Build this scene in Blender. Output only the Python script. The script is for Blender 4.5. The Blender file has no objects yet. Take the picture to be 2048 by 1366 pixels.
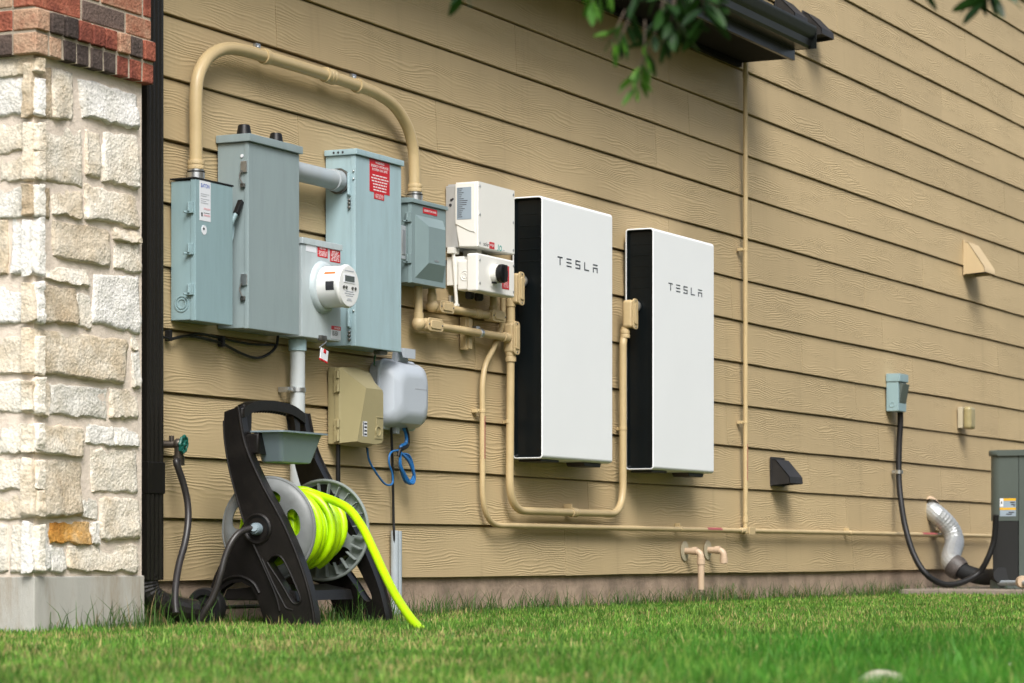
import bpy, bmesh, math, random
import numpy as np
from mathutils import Vector, Matrix, noise as mnoise

random.seed(7)
SC = bpy.context.scene
COL = SC.collection

# ------------------------------------------------------------------ camera
F = 5600.0                       # focal length in photograph pixels (2048 wide)
HY = 1110.0                      # eye level line in the photograph
CAMZ = 0.26
CAM = Vector((-8.366, -5.454, CAMZ))
FWD = Vector((0.8987, 0.4386, 0.0)).normalized()
RGT = Vector((FWD.y, -FWD.x, 0.0))
cd = bpy.data.cameras.new('camera')
cd.sensor_width = 36.0
cd.lens = F / 2048 * 36
cd.shift_y = (HY - 683.0) / 2048
cd.clip_start = 0.05
cd.clip_end = 2000
cd.dof.use_dof = True
cd.dof.focus_distance = 11.3
cd.dof.aperture_fstop = 6.5
co = bpy.data.objects.new('camera', cd)
COL.objects.link(co)
co.location = CAM
co.rotation_euler = (math.pi / 2, 0, -math.atan2(FWD.x, FWD.y))
SC.camera = co

# ------------------------------------------------------------------ sky and sun
SUN_FROM = Vector((-2.05, -1.45, 2.7)).normalized()
EL = math.asin(SUN_FROM.z)
AZ = math.atan2(SUN_FROM.x, SUN_FROM.y)
w = bpy.data.worlds.new('World')
SC.world = w
w.use_nodes = True
nt = w.node_tree
nt.nodes.clear()
wo = nt.nodes.new('ShaderNodeOutputWorld')
bg = nt.nodes.new('ShaderNodeBackground')
sky = nt.nodes.new('ShaderNodeTexSky')
sky.sky_type = 'NISHITA'
sky.sun_disc = False
sky.sun_elevation = EL
sky.sun_rotation = AZ
sky.air_density = 1.0
sky.dust_density = 4.0
sky.ozone_density = 1.0
hs = nt.nodes.new('ShaderNodeHueSaturation')
hs.inputs['Saturation'].default_value = 0.58
bg.inputs['Strength'].default_value = 0.07
nt.links.new(sky.outputs[0], hs.inputs['Color'])
nt.links.new(hs.outputs[0], bg.inputs['Color'])
nt.links.new(bg.outputs[0], wo.inputs['Surface'])
sd = bpy.data.lights.new('sun', 'SUN')
sd.energy = 1.5
sd.angle = math.radians(30)
sd.color = (1.0, 0.985, 0.965)
so = bpy.data.objects.new('sun', sd)
COL.objects.link(so)
so.rotation_euler = SUN_FROM.to_track_quat('Z', 'Y').to_euler()
so.location = (-5, -6, 8)

SC.view_settings.view_transform = 'Standard'
SC.view_settings.look = 'None'
SC.view_settings.exposure = 1.33
SC.view_settings.gamma = 1.0
SC.view_settings.use_curve_mapping = False

# ------------------------------------------------------------------ helpers
def P(px, py, n=0.0):
    """world point on the plane n metres in front of the siding seen at a photograph pixel"""
    d = RGT * ((px - 1024) / F) + FWD + Vector((0, 0, (HY - py) / F))
    t = (-n - CAM.y) / d.y
    return CAM + d * t

def G(px, py, z=0.0):
    """world point at height z seen at a photograph pixel (below eye level)"""
    d = RGT * ((px - 1024) / F) + FWD + Vector((0, 0, (HY - py) / F))
    return CAM + d * ((z - CAM.z) / d.z)

def D(px, py, dist):
    d = RGT * ((px - 1024) / F) + FWD + Vector((0, 0, (HY - py) / F))
    return CAM + d * dist

class MB:
    def __init__(s):
        s.bm = bmesh.new()
    def box(s, x0, x1, y0, y1, z0, z1, bev=0.0, seg=2, mat=None):
        r = bmesh.ops.create_cube(s.bm, size=1.0)
        vs = r['verts']
        for v in vs:
            v.co = Vector(((x0 + x1) / 2 + v.co.x * (x1 - x0), (y0 + y1) / 2 + v.co.y * (y1 - y0), (z0 + z1) / 2 + v.co.z * (z1 - z0)))
        if bev > 0:
            es = list({e for v in vs for e in v.link_edges})
            r = bmesh.ops.bevel(s.bm, geom=es, offset=bev, segments=seg, affect='EDGES', profile=0.5, clamp_overlap=True)
            vs = r['verts']
        if mat is not None:
            bmesh.ops.transform(s.bm, matrix=mat, verts=list(set(vs)))
        return s
    def nbox(s, s0, s1, n0, n1, z0, z1, bev=0.0, seg=2):
        return s.box(min(s0, s1), max(s0, s1), -n1, -n0, min(z0, z1), max(z0, z1), bev, seg)
    def tube(s, pts, r, n=12, caps=True, radii=None):
        pts = [Vector(p) for p in pts]
        m = len(pts)
        T = []
        for i in range(m):
            a = pts[max(0, i - 1)]
            b = pts[min(m - 1, i + 1)]
            T.append((b - a).normalized())
        ref = Vector((0, 0, 1)) if abs(T[0].z) < 0.9 else Vector((1, 0, 0))
        u = T[0].cross(ref).normalized()
        rings = []
        for i in range(m):
            u = (u - T[i] * u.dot(T[i]))
            if u.length < 1e-6:
                u = T[i].orthogonal()
            u.normalize()
            v = T[i].cross(u)
            rr = radii[i] if radii else r
            rings.append([s.bm.verts.new(pts[i] + u * (rr * math.cos(2 * math.pi * k / n)) + v * (rr * math.sin(2 * math.pi * k / n))) for k in range(n)])
        for i in range(m - 1):
            for k in range(n):
                s.bm.faces.new((rings[i][k], rings[i][(k + 1) % n], rings[i + 1][(k + 1) % n], rings[i + 1][k]))
        if caps:
            s.bm.faces.new(rings[0][::-1])
            s.bm.faces.new(rings[-1])
        return s
    def cyl(s, a, b, r, r2=None, n=20):
        return s.tube([a, b], r, n, True, [r, r if r2 is None else r2])
    def lathe(s, prof, o, ax, n=32):
        """prof: list of (radius, height) along the axis ax from o"""
        o = Vector(o)
        ax = Vector(ax).normalized()
        u = ax.orthogonal().normalized()
        v = ax.cross(u)
        rings = []
        for r, h in prof:
            if r < 1e-6:
                rings.append([s.bm.verts.new(o + ax * h)])
            else:
                rings.append([s.bm.verts.new(o + ax * h + u * (r * math.cos(2 * math.pi * k / n)) + v * (r * math.sin(2 * math.pi * k / n))) for k in range(n)])
        for a, b in zip(rings[:-1], rings[1:]):
            if len(a) == 1 and len(b) == 1:
                continue
            for k in range(n):
                k2 = (k + 1) % n
                if len(a) == 1:
                    s.bm.faces.new((a[0], b[k2], b[k]))
                elif len(b) == 1:
                    s.bm.faces.new((a[k], a[k2], b[0]))
                else:
                    s.bm.faces.new((a[k], a[k2], b[k2], b[k]))
        return s
    def prism(s, poly, vec, bev=0.0, seg=2):
        """closed polygon of world points extruded along vec"""
        vec = Vector(vec)
        a = [s.bm.verts.new(Vector(p)) for p in poly]
        b = [s.bm.verts.new(Vector(p) + vec) for p in poly]
        n = len(poly)
        fs = [s.bm.faces.new(a[::-1]), s.bm.faces.new(b)]
        for i in range(n):
            fs.append(s.bm.faces.new((a[i], a[(i + 1) % n], b[(i + 1) % n], b[i])))
        if bev > 0:
            es = list({e for f in fs[:2] for e in f.edges})
            bmesh.ops.bevel(s.bm, geom=es, offset=bev, segments=seg, affect='EDGES', profile=0.5, clamp_overlap=True)
        return s
    def plate(s, outer, holes, vec):
        """flat plate with holes, extruded along vec"""
        es = []
        for lp in [outer] + holes:
            vs = [s.bm.verts.new(Vector(p)) for p in lp]
            es += [s.bm.edges.new((vs[i], vs[(i + 1) % len(vs)])) for i in range(len(vs))]
        r = bmesh.ops.triangle_fill(s.bm, edges=es, use_beauty=True)
        fs = [f for f in r['geom'] if isinstance(f, bmesh.types.BMFace)]
        e = bmesh.ops.extrude_face_region(s.bm, geom=fs, use_keep_orig=True)
        bmesh.ops.translate(s.bm, vec=Vector(vec), verts=[v for v in e['geom'] if isinstance(v, bmesh.types.BMVert)])
        return s
    def quad(s, a, b, c, d):
        s.bm.faces.new([s.bm.verts.new(Vector(p)) for p in (a, b, c, d)])
        return s
    def sphere(s, c, r, seg=12):
        bmesh.ops.create_uvsphere(s.bm, u_segments=seg, v_segments=max(6, seg // 2), radius=r, matrix=Matrix.Translation(Vector(c)))
        return s

def rootloc(o):
    while o.parent:
        o = o.parent
    return o.location.copy()

def tag(o, label=None, cat=None, group=None, kind=None):
    if label: o['label'] = label
    if cat: o['category'] = cat
    if group: o['group'] = group
    if kind: o['kind'] = kind
    return o

def thing(name, label, cat, loc, group=None):
    o = bpy.data.objects.new(name, None)
    o.empty_display_size = 0.05
    COL.objects.link(o)
    o.location = Vector(loc)
    return tag(o, label, cat, group)

def finish(name, me, mat, parent):
    o = bpy.data.objects.new(name, me)
    COL.objects.link(o)
    if mat is not None and len(me.materials) == 0:
        me.materials.append(M[mat] if isinstance(mat, str) else mat)
    if parent is not None:
        o.parent = parent
    return o

def obj(name, mb, mat, parent=None, sharp=38, loc=None, matrix=None):
    bm = mb.bm
    if matrix is not None:
        bmesh.ops.transform(bm, matrix=matrix, verts=bm.verts)
    off = rootloc(parent) if parent is not None else (Vector(loc) if loc is not None else Vector((0, 0, 0)))
    bmesh.ops.translate(bm, vec=-off, verts=bm.verts)
    bmesh.ops.recalc_face_normals(bm, faces=bm.faces)
    me = bpy.data.meshes.new(name)
    bm.to_mesh(me)
    bm.free()
    me.shade_smooth()
    me.set_sharp_from_angle(angle=math.radians(sharp))
    o = finish(name, me, mat, parent)
    if parent is None:
        o.location = off
    if len(me.polygons) < 3000:
        wn = o.modifiers.new('weighted_normal', 'WEIGHTED_NORMAL')
        wn.keep_sharp = True
        wn.weight = 90
    return o

def smooth(pts, k=8):
    pts = [Vector(p) for p in pts]
    q = [pts[0] * 2 - pts[1]] + pts + [pts[-1] * 2 - pts[-2]]
    out = []
    for i in range(1, len(q) - 2):
        p0, p1, p2, p3 = q[i - 1:i + 3]
        for j in range(k):
            t = j / k
            out.append(0.5 * ((2 * p1) + (p2 - p0) * t + (2 * p0 - 5 * p1 + 4 * p2 - p3) * t * t + (3 * p1 - p0 - 3 * p2 + p3) * t ** 3))
    out.append(pts[-1])
    return out

def fillet(pts, r, k=8):
    pts = [Vector(p) for p in pts]
    out = [pts[0]]
    for i in range(1, len(pts) - 1):
        a, b, c = pts[i - 1:i + 2]
        u = (a - b)
        v = (c - b)
        lu, lv = u.length, v.length
        rr = r[i - 1] if isinstance(r, (list, tuple)) else r
        rr = min(rr, lu * 0.49, lv * 0.49)
        p, q = b + u.normalized() * rr, b + v.normalized() * rr
        for j in range(k + 1):
            t = j / k
            out.append(p * (1 - t) ** 2 + b * (2 * t * (1 - t)) + q * t * t)
    out.append(pts[-1])
    return out

def textmesh(name, body, s0, z0, wdt, hgt, n, mat, parent, face='front', bold=0.0, y=None):
    """flat lettering fitted into a box: on a front face (facing the yard) or a left face"""
    cu = bpy.data.curves.new(name, 'FONT')
    cu.body = body
    cu.align_x = 'CENTER'
    cu.offset = bold
    cu.space_line = 1.0
    t = bpy.data.objects.new(name, cu)
    COL.objects.link(t)
    dg = bpy.context.evaluated_depsgraph_get()
    me = bpy.data.meshes.new_from_object(t.evaluated_get(dg))
    bpy.data.objects.remove(t)
    co_ = np.zeros(len(me.vertices) * 3)
    me.vertices.foreach_get('co', co_)
    co_ = co_.reshape(-1, 3)
    mn, mx = co_.min(0), co_.max(0)
    sx = wdt / max(1e-6, mx[0] - mn[0])
    sz = hgt / max(1e-6, mx[1] - mn[1])
    u = (co_[:, 0] - mn[0]) * sx
    v = (co_[:, 1] - mn[1]) * sz
    out = np.zeros_like(co_)
    if face == 'front':
        out[:, 0] = s0 + u
        out[:, 1] = -n
    else:                       # left face: reads from the wall outwards
        out[:, 0] = s0
        out[:, 1] = -(n + u)
    out[:, 2] = z0 + v
    out -= np.array(rootloc(parent))
    me.vertices.foreach_set('co', out.ravel())
    me.update()
    return finish(name, me, mat, parent)

# ------------------------------------------------------------------ materials
M = {}
def nmat(name):
    m = bpy.data.materials.new(name)
    m.use_nodes = True
    t = m.node_tree
    b = t.nodes['Principled BSDF']
    return m, t, b

def N(t, kind, **kw):
    n = t.nodes.new(kind)
    for k, v in kw.items():
        if k in n.inputs:
            n.inputs[k].default_value = v
        else:
            setattr(n, k, v)
    return n

def math_(t, op, a, b=None, c=None):
    n = t.nodes.new('ShaderNodeMath')
    n.operation = op
    for i, x in enumerate((a, b, c)):
        if x is None: continue
        if isinstance(x, (int, float)): n.inputs[i].default_value = x
        else: t.links.new(x, n.inputs[i])
    return n.outputs[0]

def basic(name, col, rough=0.5, metal=0.0, var=0.06, scale=6.0, bump=0.0, bscale=80.0, dirt=None, dirt_amt=0.0, spec=0.5, coat=0.0, dscale=3.0, vec=None):
    """painted or plain surface: colour with slow variation, optional stains and fine relief"""
    m, t, b = nmat(name)
    tc = N(t, 'ShaderNodeTexCoord')
    src = tc.outputs['Object']
    if vec:
        mp = N(t, 'ShaderNodeMapping')
        mp.inputs['Scale'].default_value = vec
        t.links.new(src, mp.inputs[0])
        src = mp.outputs[0]
    nz = N(t, 'ShaderNodeTexNoise', Scale=scale, Detail=5.0, Roughness=0.6)
    t.links.new(src, nz.inputs['Vector'])
    mr = N(t, 'ShaderNodeMapRange')
    mr.inputs[1].default_value = 0.3
    mr.inputs[2].default_value = 0.7
    mr.inputs[3].default_value = 1 - var
    mr.inputs[4].default_value = 1 + var
    t.links.new(nz.outputs['Fac'], mr.inputs[0])
    mx = N(t, 'ShaderNodeMix', data_type='RGBA', blend_type='MULTIPLY')
    mx.inputs[0].default_value = 1.0
    mx.inputs[6].default_value = (*col, 1)
    t.links.new(mr.outputs[0], mx.inputs[7])
    out = mx.outputs[2]
    if dirt:
        n2 = N(t, 'ShaderNodeTexNoise', Scale=dscale, Detail=8.0, Roughness=0.7)
        t.links.new(src, n2.inputs['Vector'])
        r2 = N(t, 'ShaderNodeMapRange')
        r2.inputs[1].default_value = 0.48
        r2.inputs[2].default_value = 0.72
        r2.inputs[3].default_value = 0
        r2.inputs[4].default_value = dirt_amt
        t.links.new(n2.outputs['Fac'], r2.inputs[0])
        m2 = N(t, 'ShaderNodeMix', data_type='RGBA')
        m2.inputs[7].default_value = (*dirt, 1)
        t.links.new(r2.outputs[0], m2.inputs[0])
        t.links.new(out, m2.inputs[6])
        out = m2.outputs[2]
    t.links.new(out, b.inputs['Base Color'])
    rr = N(t, 'ShaderNodeMapRange')
    rr.inputs[3].default_value = max(0.03, rough - 0.07)
    rr.inputs[4].default_value = min(1, rough + 0.07)
    t.links.new(nz.outputs['Fac'], rr.inputs[0])
    t.links.new(rr.outputs[0], b.inputs['Roughness'])
    b.inputs['Metallic'].default_value = metal
    b.inputs['Specular IOR Level'].default_value = spec
    b.inputs['Coat Weight'].default_value = coat
    if bump > 0:
        n3 = N(t, 'ShaderNodeTexNoise', Scale=bscale, Detail=6.0, Roughness=0.65)
        t.links.new(src, n3.inputs['Vector'])
        bp = N(t, 'ShaderNodeBump', Strength=1.0, Distance=bump)
        t.links.new(n3.outputs['Fac'], bp.inputs['Height'])
        t.links.new(bp.outputs[0], b.inputs['Normal'])
    M[name] = m
    return m

TAN = (0.478, 0.366, 0.205)
def siding_mat():
    m, t, b = nmat('siding')
    tc = N(t, 'ShaderNodeTexCoord')
    oi = N(t, 'ShaderNodeObjectInfo')
    add = N(t, 'ShaderNodeVectorMath', operation='MULTIPLY_ADD')
    add.inputs[1].default_value = (37.0, 0.0, 11.0)
    cmb = N(t, 'ShaderNodeCombineXYZ')
    for i in range(3): t.links.new(oi.outputs['Random'], cmb.inputs[i])
    t.links.new(cmb.outputs[0], add.inputs[0])
    t.links.new(tc.outputs['Object'], add.inputs[2])
    sep = N(t, 'ShaderNodeSeparateXYZ')
    t.links.new(add.outputs[0], sep.inputs[0])
    # pressed wood grain: contour lines of a stretched noise field
    mp = N(t, 'ShaderNodeMapping')
    mp.inputs['Scale'].default_value = (2.1, 0.0, 9.0)
    t.links.new(add.outputs[0], mp.inputs[0])
    n1 = N(t, 'ShaderNodeTexNoise', Scale=1.0, Detail=2.0, Roughness=0.45)
    t.links.new(mp.outputs[0], n1.inputs['Vector'])
    mpf = N(t, 'ShaderNodeMapping')
    mpf.inputs['Scale'].default_value = (16.0, 0.0, 30.0)
    t.links.new(add.outputs[0], mpf.inputs[0])
    n1b = N(t, 'ShaderNodeTexNoise', Scale=1.0, Detail=2.0, Roughness=0.5)
    t.links.new(mpf.outputs[0], n1b.inputs['Vector'])
    ph = math_(t, 'MULTIPLY_ADD', sep.outputs[2], 88.0, math_(t, 'MULTIPLY', n1.outputs['Fac'], 8.5))
    ph = math_(t, 'ADD', ph, math_(t, 'MULTIPLY', n1b.outputs['Fac'], 0.35))
    sn = math_(t, 'SINE', math_(t, 'MULTIPLY', ph, 2 * math.pi))
    ridge = math_(t, 'POWER', math_(t, 'MULTIPLY_ADD', sn, 0.5, 0.5), 1.6)
    mp2 = N(t, 'ShaderNodeMapping')
    mp2.inputs['Scale'].default_value = (1.3, 0.0, 9.0)
    t.links.new(add.outputs[0], mp2.inputs[0])
    n2 = N(t, 'ShaderNodeTexNoise', Scale=1.0, Detail=3.0, Roughness=0.6)
    t.links.new(mp2.outputs[0], n2.inputs['Vector'])
    ms = N(t, 'ShaderNodeMapRange', interpolation_type='SMOOTHSTEP')
    ms.inputs[1].default_value = 0.41
    ms.inputs[2].default_value = 0.60
    ms.inputs[3].default_value = 0.08
    t.links.new(n2.outputs['Fac'], ms.inputs[0])
    h = math_(t, 'MULTIPLY', ridge, ms.outputs[0])
    n3 = N(t, 'ShaderNodeTexNoise', Scale=150.0, Detail=3.0)
    t.links.new(tc.outputs['Object'], n3.inputs['Vector'])
    h = math_(t, 'MULTIPLY_ADD', n3.outputs['Fac'], 0.12, h)
    bp = N(t, 'ShaderNodeBump', Strength=1.0, Distance=0.0014)
    t.links.new(h, bp.inputs['Height'])
    t.links.new(bp.outputs[0], b.inputs['Normal'])
    # colour: slow weathering plus a small difference from board to board
    n4 = N(t, 'ShaderNodeTexNoise', Scale=1.1, Detail=6.0, Roughness=0.65)
    t.links.new(tc.outputs['Object'], n4.inputs['Vector'])
    mr = N(t, 'ShaderNodeMapRange')
    mr.inputs[1].default_value = 0.3
    mr.inputs[2].default_value = 0.7
    mr.inputs[3].default_value = 0.93
    mr.inputs[4].default_value = 1.06
    t.links.new(n4.outputs['Fac'], mr.inputs[0])
    v = math_(t, 'MULTIPLY', mr.outputs[0], math_(t, 'MULTIPLY_ADD', oi.outputs['Random'], 0.10, 0.95))
    v = math_(t, 'MULTIPLY', v, math_(t, 'MULTIPLY_ADD', h, 0.05, 0.975))
    # faint rain streaks
    mp5 = N(t, 'ShaderNodeMapping')
    mp5.inputs['Scale'].default_value = (9.0, 0.0, 0.5)
    t.links.new(tc.outputs['Object'], mp5.inputs[0])
    n5 = N(t, 'ShaderNodeTexNoise', Scale=1.0, Detail=5.0, Roughness=0.7)
    t.links.new(mp5.outputs[0], n5.inputs['Vector'])
    r5 = N(t, 'ShaderNodeMapRange')
    r5.inputs[1].default_value = 0.55
    r5.inputs[2].default_value = 0.8
    r5.inputs[3].default_value = 1.0
    r5.inputs[4].default_value = 0.86
    t.links.new(n5.outputs['Fac'], r5.inputs[0])
    v = math_(t, 'MULTIPLY', v, r5.outputs[0])
    mx = N(t, 'ShaderNodeMix', data_type='RGBA', blend_type='MULTIPLY')
    mx.inputs[0].default_value = 1.0
    mx.inputs[6].default_value = (*TAN, 1)
    t.links.new(v, mx.inputs[7])
    t.links.new(mx.outputs[2], b.inputs['Base Color'])
    b.inputs['Roughness'].default_value = 0.62
    b.inputs['Specular IOR Level'].default_value = 0.35
    M['siding'] = m
siding_mat()

def stone_mat(name, cols, rough=0.9):
    m, t, b = nmat(name)
    tc = N(t, 'ShaderNodeTexCoord')
    oi = N(t, 'ShaderNodeObjectInfo')
    n1 = N(t, 'ShaderNodeTexNoise', Scale=7.0, Detail=8.0, Roughness=0.65)
    n1.noise_dimensions = '4D'
    t.links.new(tc.outputs['Object'], n1.inputs['Vector'])
    t.links.new(math_(t, 'MULTIPLY', oi.outputs['Random'], 40.0), n1.inputs['W'])
    cr = N(t, 'ShaderNodeValToRGB')
    el = cr.color_ramp.elements
    el[0].position = 0.33
    el[0].color = (*cols[0], 1)
    el[1].position = 0.7
    el[1].color = (*cols[2], 1)
    e = el.new(0.5)
    e.color = (*cols[1], 1)
    t.links.new(math_(t, 'ADD', n1.outputs['Fac'], math_(t, 'MULTIPLY_ADD', oi.outputs['Random'], 0.26, -0.13)), cr.inputs[0])
    sp = N(t, 'ShaderNodeTexNoise', Scale=58.0, Detail=6.0, Roughness=0.75)
    t.links.new(tc.outputs['Object'], sp.inputs['Vector'])
    sr = N(t, 'ShaderNodeMapRange')
    sr.inputs[1].default_value = 0.32
    sr.inputs[2].default_value = 0.60
    sr.inputs[3].default_value = 0.70
    sr.inputs[4].default_value = 1.06
    t.links.new(sp.outputs['Fac'], sr.inputs[0])
    sm = N(t, 'ShaderNodeMix', data_type='RGBA', blend_type='MULTIPLY')
    sm.inputs[0].default_value = 1.0
    t.links.new(cr.outputs[0], sm.inputs[6])
    t.links.new(sr.outputs[0], sm.inputs[7])
    t.links.new(sm.outputs[2], b.inputs['Base Color'])
    n2 = N(t, 'ShaderNodeTexNoise', Scale=75.0, Detail=5.0, Roughness=0.62)
    t.links.new(tc.outputs['Object'], n2.inputs['Vector'])
    vo = N(t, 'ShaderNodeTexVoronoi', Scale=95.0)
    t.links.new(tc.outputs['Object'], vo.inputs['Vector'])
    hh = math_(t, 'MULTIPLY_ADD', vo.outputs['Distance'], 0.5, n2.outputs['Fac'])
    bp = N(t, 'ShaderNodeBump', Strength=1.0, Distance=0.0045)
    t.links.new(hh, bp.inputs['Height'])
    t.links.new(bp.outputs[0], b.inputs['Normal'])
    b.inputs['Roughness'].default_value = rough
    b.inputs['Specular IOR Level'].default_value = 0.2
    M[name] = m

stone_mat('limestone', ((0.60, 0.50, 0.36), (0.76, 0.69, 0.57), (0.83, 0.79, 0.70)))
stone_mat('limestone_white', ((0.64, 0.60, 0.51), (0.76, 0.735, 0.67), (0.83, 0.81, 0.77)))
stone_mat('limestone_brown', ((0.46, 0.36, 0.24), (0.63, 0.54, 0.41), (0.76, 0.70, 0.59)))
stone_mat('limestone_orange', ((0.42, 0.17, 0.03), (0.58, 0.30, 0.07), (0.62, 0.48, 0.28)))
stone_mat('brick_red', ((0.20, 0.060, 0.042), (0.40, 0.130, 0.080), (0.50, 0.25, 0.165)))
stone_mat('brick_dark', ((0.055, 0.042, 0.038), (0.10, 0.075, 0.065), (0.17, 0.12, 0.10)))
stone_mat('brick_tan', ((0.36, 0.155, 0.095), (0.50, 0.31, 0.205), (0.56, 0.41, 0.29)))
basic('mortar', (0.74, 0.64, 0.54), 0.95, var=0.10, scale=14, bump=0.004, bscale=60, spec=0.15)
basic('brick_mortar', (0.47, 0.40, 0.31), 0.95, var=0.12, scale=14, bump=0.004, bscale=80, spec=0.15)
basic('column_concrete', (0.43, 0.42, 0.38), 0.85, var=0.10, scale=4, bump=0.002, bscale=90, dirt=(0.27, 0.20, 0.12), dirt_amt=0.75, vec=(3, 3, 0.7))
basic('foundation_concrete', (0.35, 0.26, 0.19), 0.92, var=0.28, scale=6, bump=0.006, bscale=40, dirt=(0.16, 0.125, 0.09), dirt_amt=0.9, dscale=2.6)
basic('pad_concrete', (0.25, 0.21, 0.17), 0.92, var=0.16, scale=9, bump=0.004, bscale=60, dirt=(0.15, 0.13, 0.10), dirt_amt=0.7)
basic('tan_paint', (0.52, 0.40, 0.215), 0.42, var=0.06, scale=9, dirt=(0.36, 0.26, 0.13), dirt_amt=0.35)
basic('tan_fitting', (0.53, 0.405, 0.22), 0.5, var=0.06, scale=20, bump=0.0008, bscale=220)
basic('tan_hood', (0.52, 0.40, 0.23), 0.55, var=0.05)
basic('grey_blue', (0.255, 0.37, 0.395), 0.40, var=0.05, scale=5, dirt=(0.19, 0.27, 0.285), dirt_amt=0.55, dscale=2.2, vec=(6, 6, 0.8))
basic('grey_plain', (0.262, 0.328, 0.338), 0.42, var=0.04, scale=4, dirt=(0.20, 0.25, 0.255), dirt_amt=0.5, dscale=2.2, vec=(5, 5, 0.8))
basic('grey_light', (0.35, 0.485, 0.525), 0.40, var=0.05, scale=5, dirt=(0.27, 0.36, 0.38), dirt_amt=0.6, vec=(4, 4, 0.7))
basic('grey_panel', (0.215, 0.29, 0.298), 0.38, var=0.05, scale=6)
basic('meter_paint', (0.46, 0.53, 0.55), 0.42, var=0.06, scale=7, dirt=(0.36, 0.40, 0.40), dirt_amt=0.5, vec=(4, 4, 0.9))
basic('grey_pvc', (0.35, 0.40, 0.435), 0.45, var=0.05, scale=8, dirt=(0.36, 0.36, 0.33), dirt_amt=0.5)
basic('white_pvc', (0.47, 0.51, 0.515), 0.42, var=0.05, scale=8, dirt=(0.42, 0.42, 0.38), dirt_amt=0.6)
basic('zinc', (0.55, 0.57, 0.58), 0.32, metal=0.9, var=0.1, scale=30)
basic('steel_dark', (0.16, 0.16, 0.15), 0.45, metal=0.8, var=0.2, scale=30)
basic('black_plastic', (0.006, 0.006, 0.0065), 0.4, var=0.15, scale=12, spec=0.35)
basic('black_frame', (0.0065, 0.0055, 0.005), 0.36, var=0.25, scale=9, bump=0.0005, bscale=160, dirt=(0.03, 0.025, 0.02), dirt_amt=0.2, dscale=9, spec=0.35)
basic('black_rubber', (0.010, 0.010, 0.0105), 0.5, var=0.2, spec=0.35)
basic('hose_dark', (0.026, 0.023, 0.022), 0.38, var=0.12)
basic('white_shell', (0.80, 0.825, 0.835), 0.5, var=0.012, scale=3, spec=0.35)
basic('white_cast', (0.80, 0.79, 0.745), 0.40, var=0.02, scale=6)
basic('white_clip', (0.74, 0.73, 0.68), 0.45, var=0.04)
basic('unit_black', (0.0022, 0.0042, 0.0052), 0.36, var=0.12, spec=0.3)
basic('brushed', (0.46, 0.47, 0.475), 0.5, metal=0.35, var=0.08, scale=30, vec=(1, 1, 0.1))
basic('logo_grey', (0.045, 0.055, 0.07), 0.5)
basic('red_label', (0.55, 0.006, 0.014), 0.42, var=0.05)
basic('faded_red', (0.36, 0.085, 0.085), 0.5, var=0.1)
basic('white_print', (0.80, 0.72, 0.72), 0.5)
basic('white_label', (0.72, 0.74, 0.78), 0.45, var=0.03)
basic('grey_label', (0.30, 0.37, 0.44), 0.4, var=0.05)
basic('black_print', (0.03, 0.03, 0.035), 0.5)
basic('grey_print', (0.42, 0.44, 0.48), 0.5)
basic('faded_print', (0.66, 0.42, 0.45), 0.5)
basic('blue_print', (0.035, 0.10, 0.45), 0.5)
basic('teal_print', (0.03, 0.30, 0.27), 0.5)
basic('orange_print', (0.65, 0.17, 0.03), 0.5)
basic('yellow_label', (0.78, 0.42, 0.02), 0.45)
basic('meter_white', (0.74, 0.75, 0.74), 0.30, var=0.03)
basic('lcd', (0.07, 0.085, 0.08), 0.2)
basic('telecom_beige', (0.33, 0.285, 0.15), 0.42, var=0.05, scale=5, dirt=(0.27, 0.23, 0.12), dirt_amt=0.35)
basic('telecom_grey', (0.44, 0.485, 0.54), 0.40, var=0.04, scale=5, dirt=(0.42, 0.45, 0.47), dirt_amt=0.4)
basic('blue_wire', (0.015, 0.13, 0.36), 0.4)
basic('green_wire', (0.03, 0.12, 0.06), 0.5)
basic('bronze_gutter', (0.0095, 0.0085, 0.0072), 0.33, var=0.12, scale=5, vec=(8, 8, 0.4))
basic('gutter_green', (0.006, 0.0075, 0.0072), 0.34, var=0.12, scale=5, spec=0.35)
basic('soffit_dark', (0.0045, 0.004, 0.003), 0.8, var=0.2, spec=0.15)
basic('shingle', (0.05, 0.045, 0.043), 0.9, var=0.3, scale=40, bump=0.003, bscale=200)
basic('vent_black', (0.013, 0.012, 0.0125), 0.55, var=0.3, scale=25, dirt=(0.045, 0.042, 0.045), dirt_amt=0.4)
basic('brass', (0.10, 0.085, 0.07), 0.45, metal=0.7, var=0.25, scale=30)
basic('valve_green', (0.006, 0.10, 0.075), 0.45, var=0.3, scale=60)
basic('reel_grey', (0.16, 0.172, 0.172), 0.42, var=0.14, scale=11, bump=0.0004, bscale=200, dirt=(0.09, 0.095, 0.09), dirt_amt=0.5, dscale=6)
basic('reel_green', (0.22, 0.25, 0.24), 0.45, var=0.08, scale=9, dirt=(0.14, 0.155, 0.14), dirt_amt=0.4, dscale=5)
basic('tray_grey', (0.19, 0.245, 0.275), 0.33, var=0.05, scale=7)
basic('hose_lime', (0.43, 0.73, 0.0), 0.36, var=0.08, scale=10, dirt=(0.26, 0.42, 0.015), dirt_amt=0.5, dscale=8)
basic('pipe_buff', (0.52, 0.385, 0.265), 0.45, var=0.05)
basic('ac_paint', (0.086, 0.107, 0.097), 0.42, var=0.06, scale=4)
basic('ac_dark', (0.012, 0.013, 0.013), 0.7)
basic('foil', (0.50, 0.52, 0.52), 0.42, metal=0.55, var=0.10, scale=20, bump=0.0015, bscale=45)
basic('foam_black', (0.006, 0.007, 0.008), 0.75, var=0.2)
basic('tape_dark', (0.07, 0.06, 0.055), 0.5, var=0.4, scale=40, bump=0.002, bscale=90)
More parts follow.
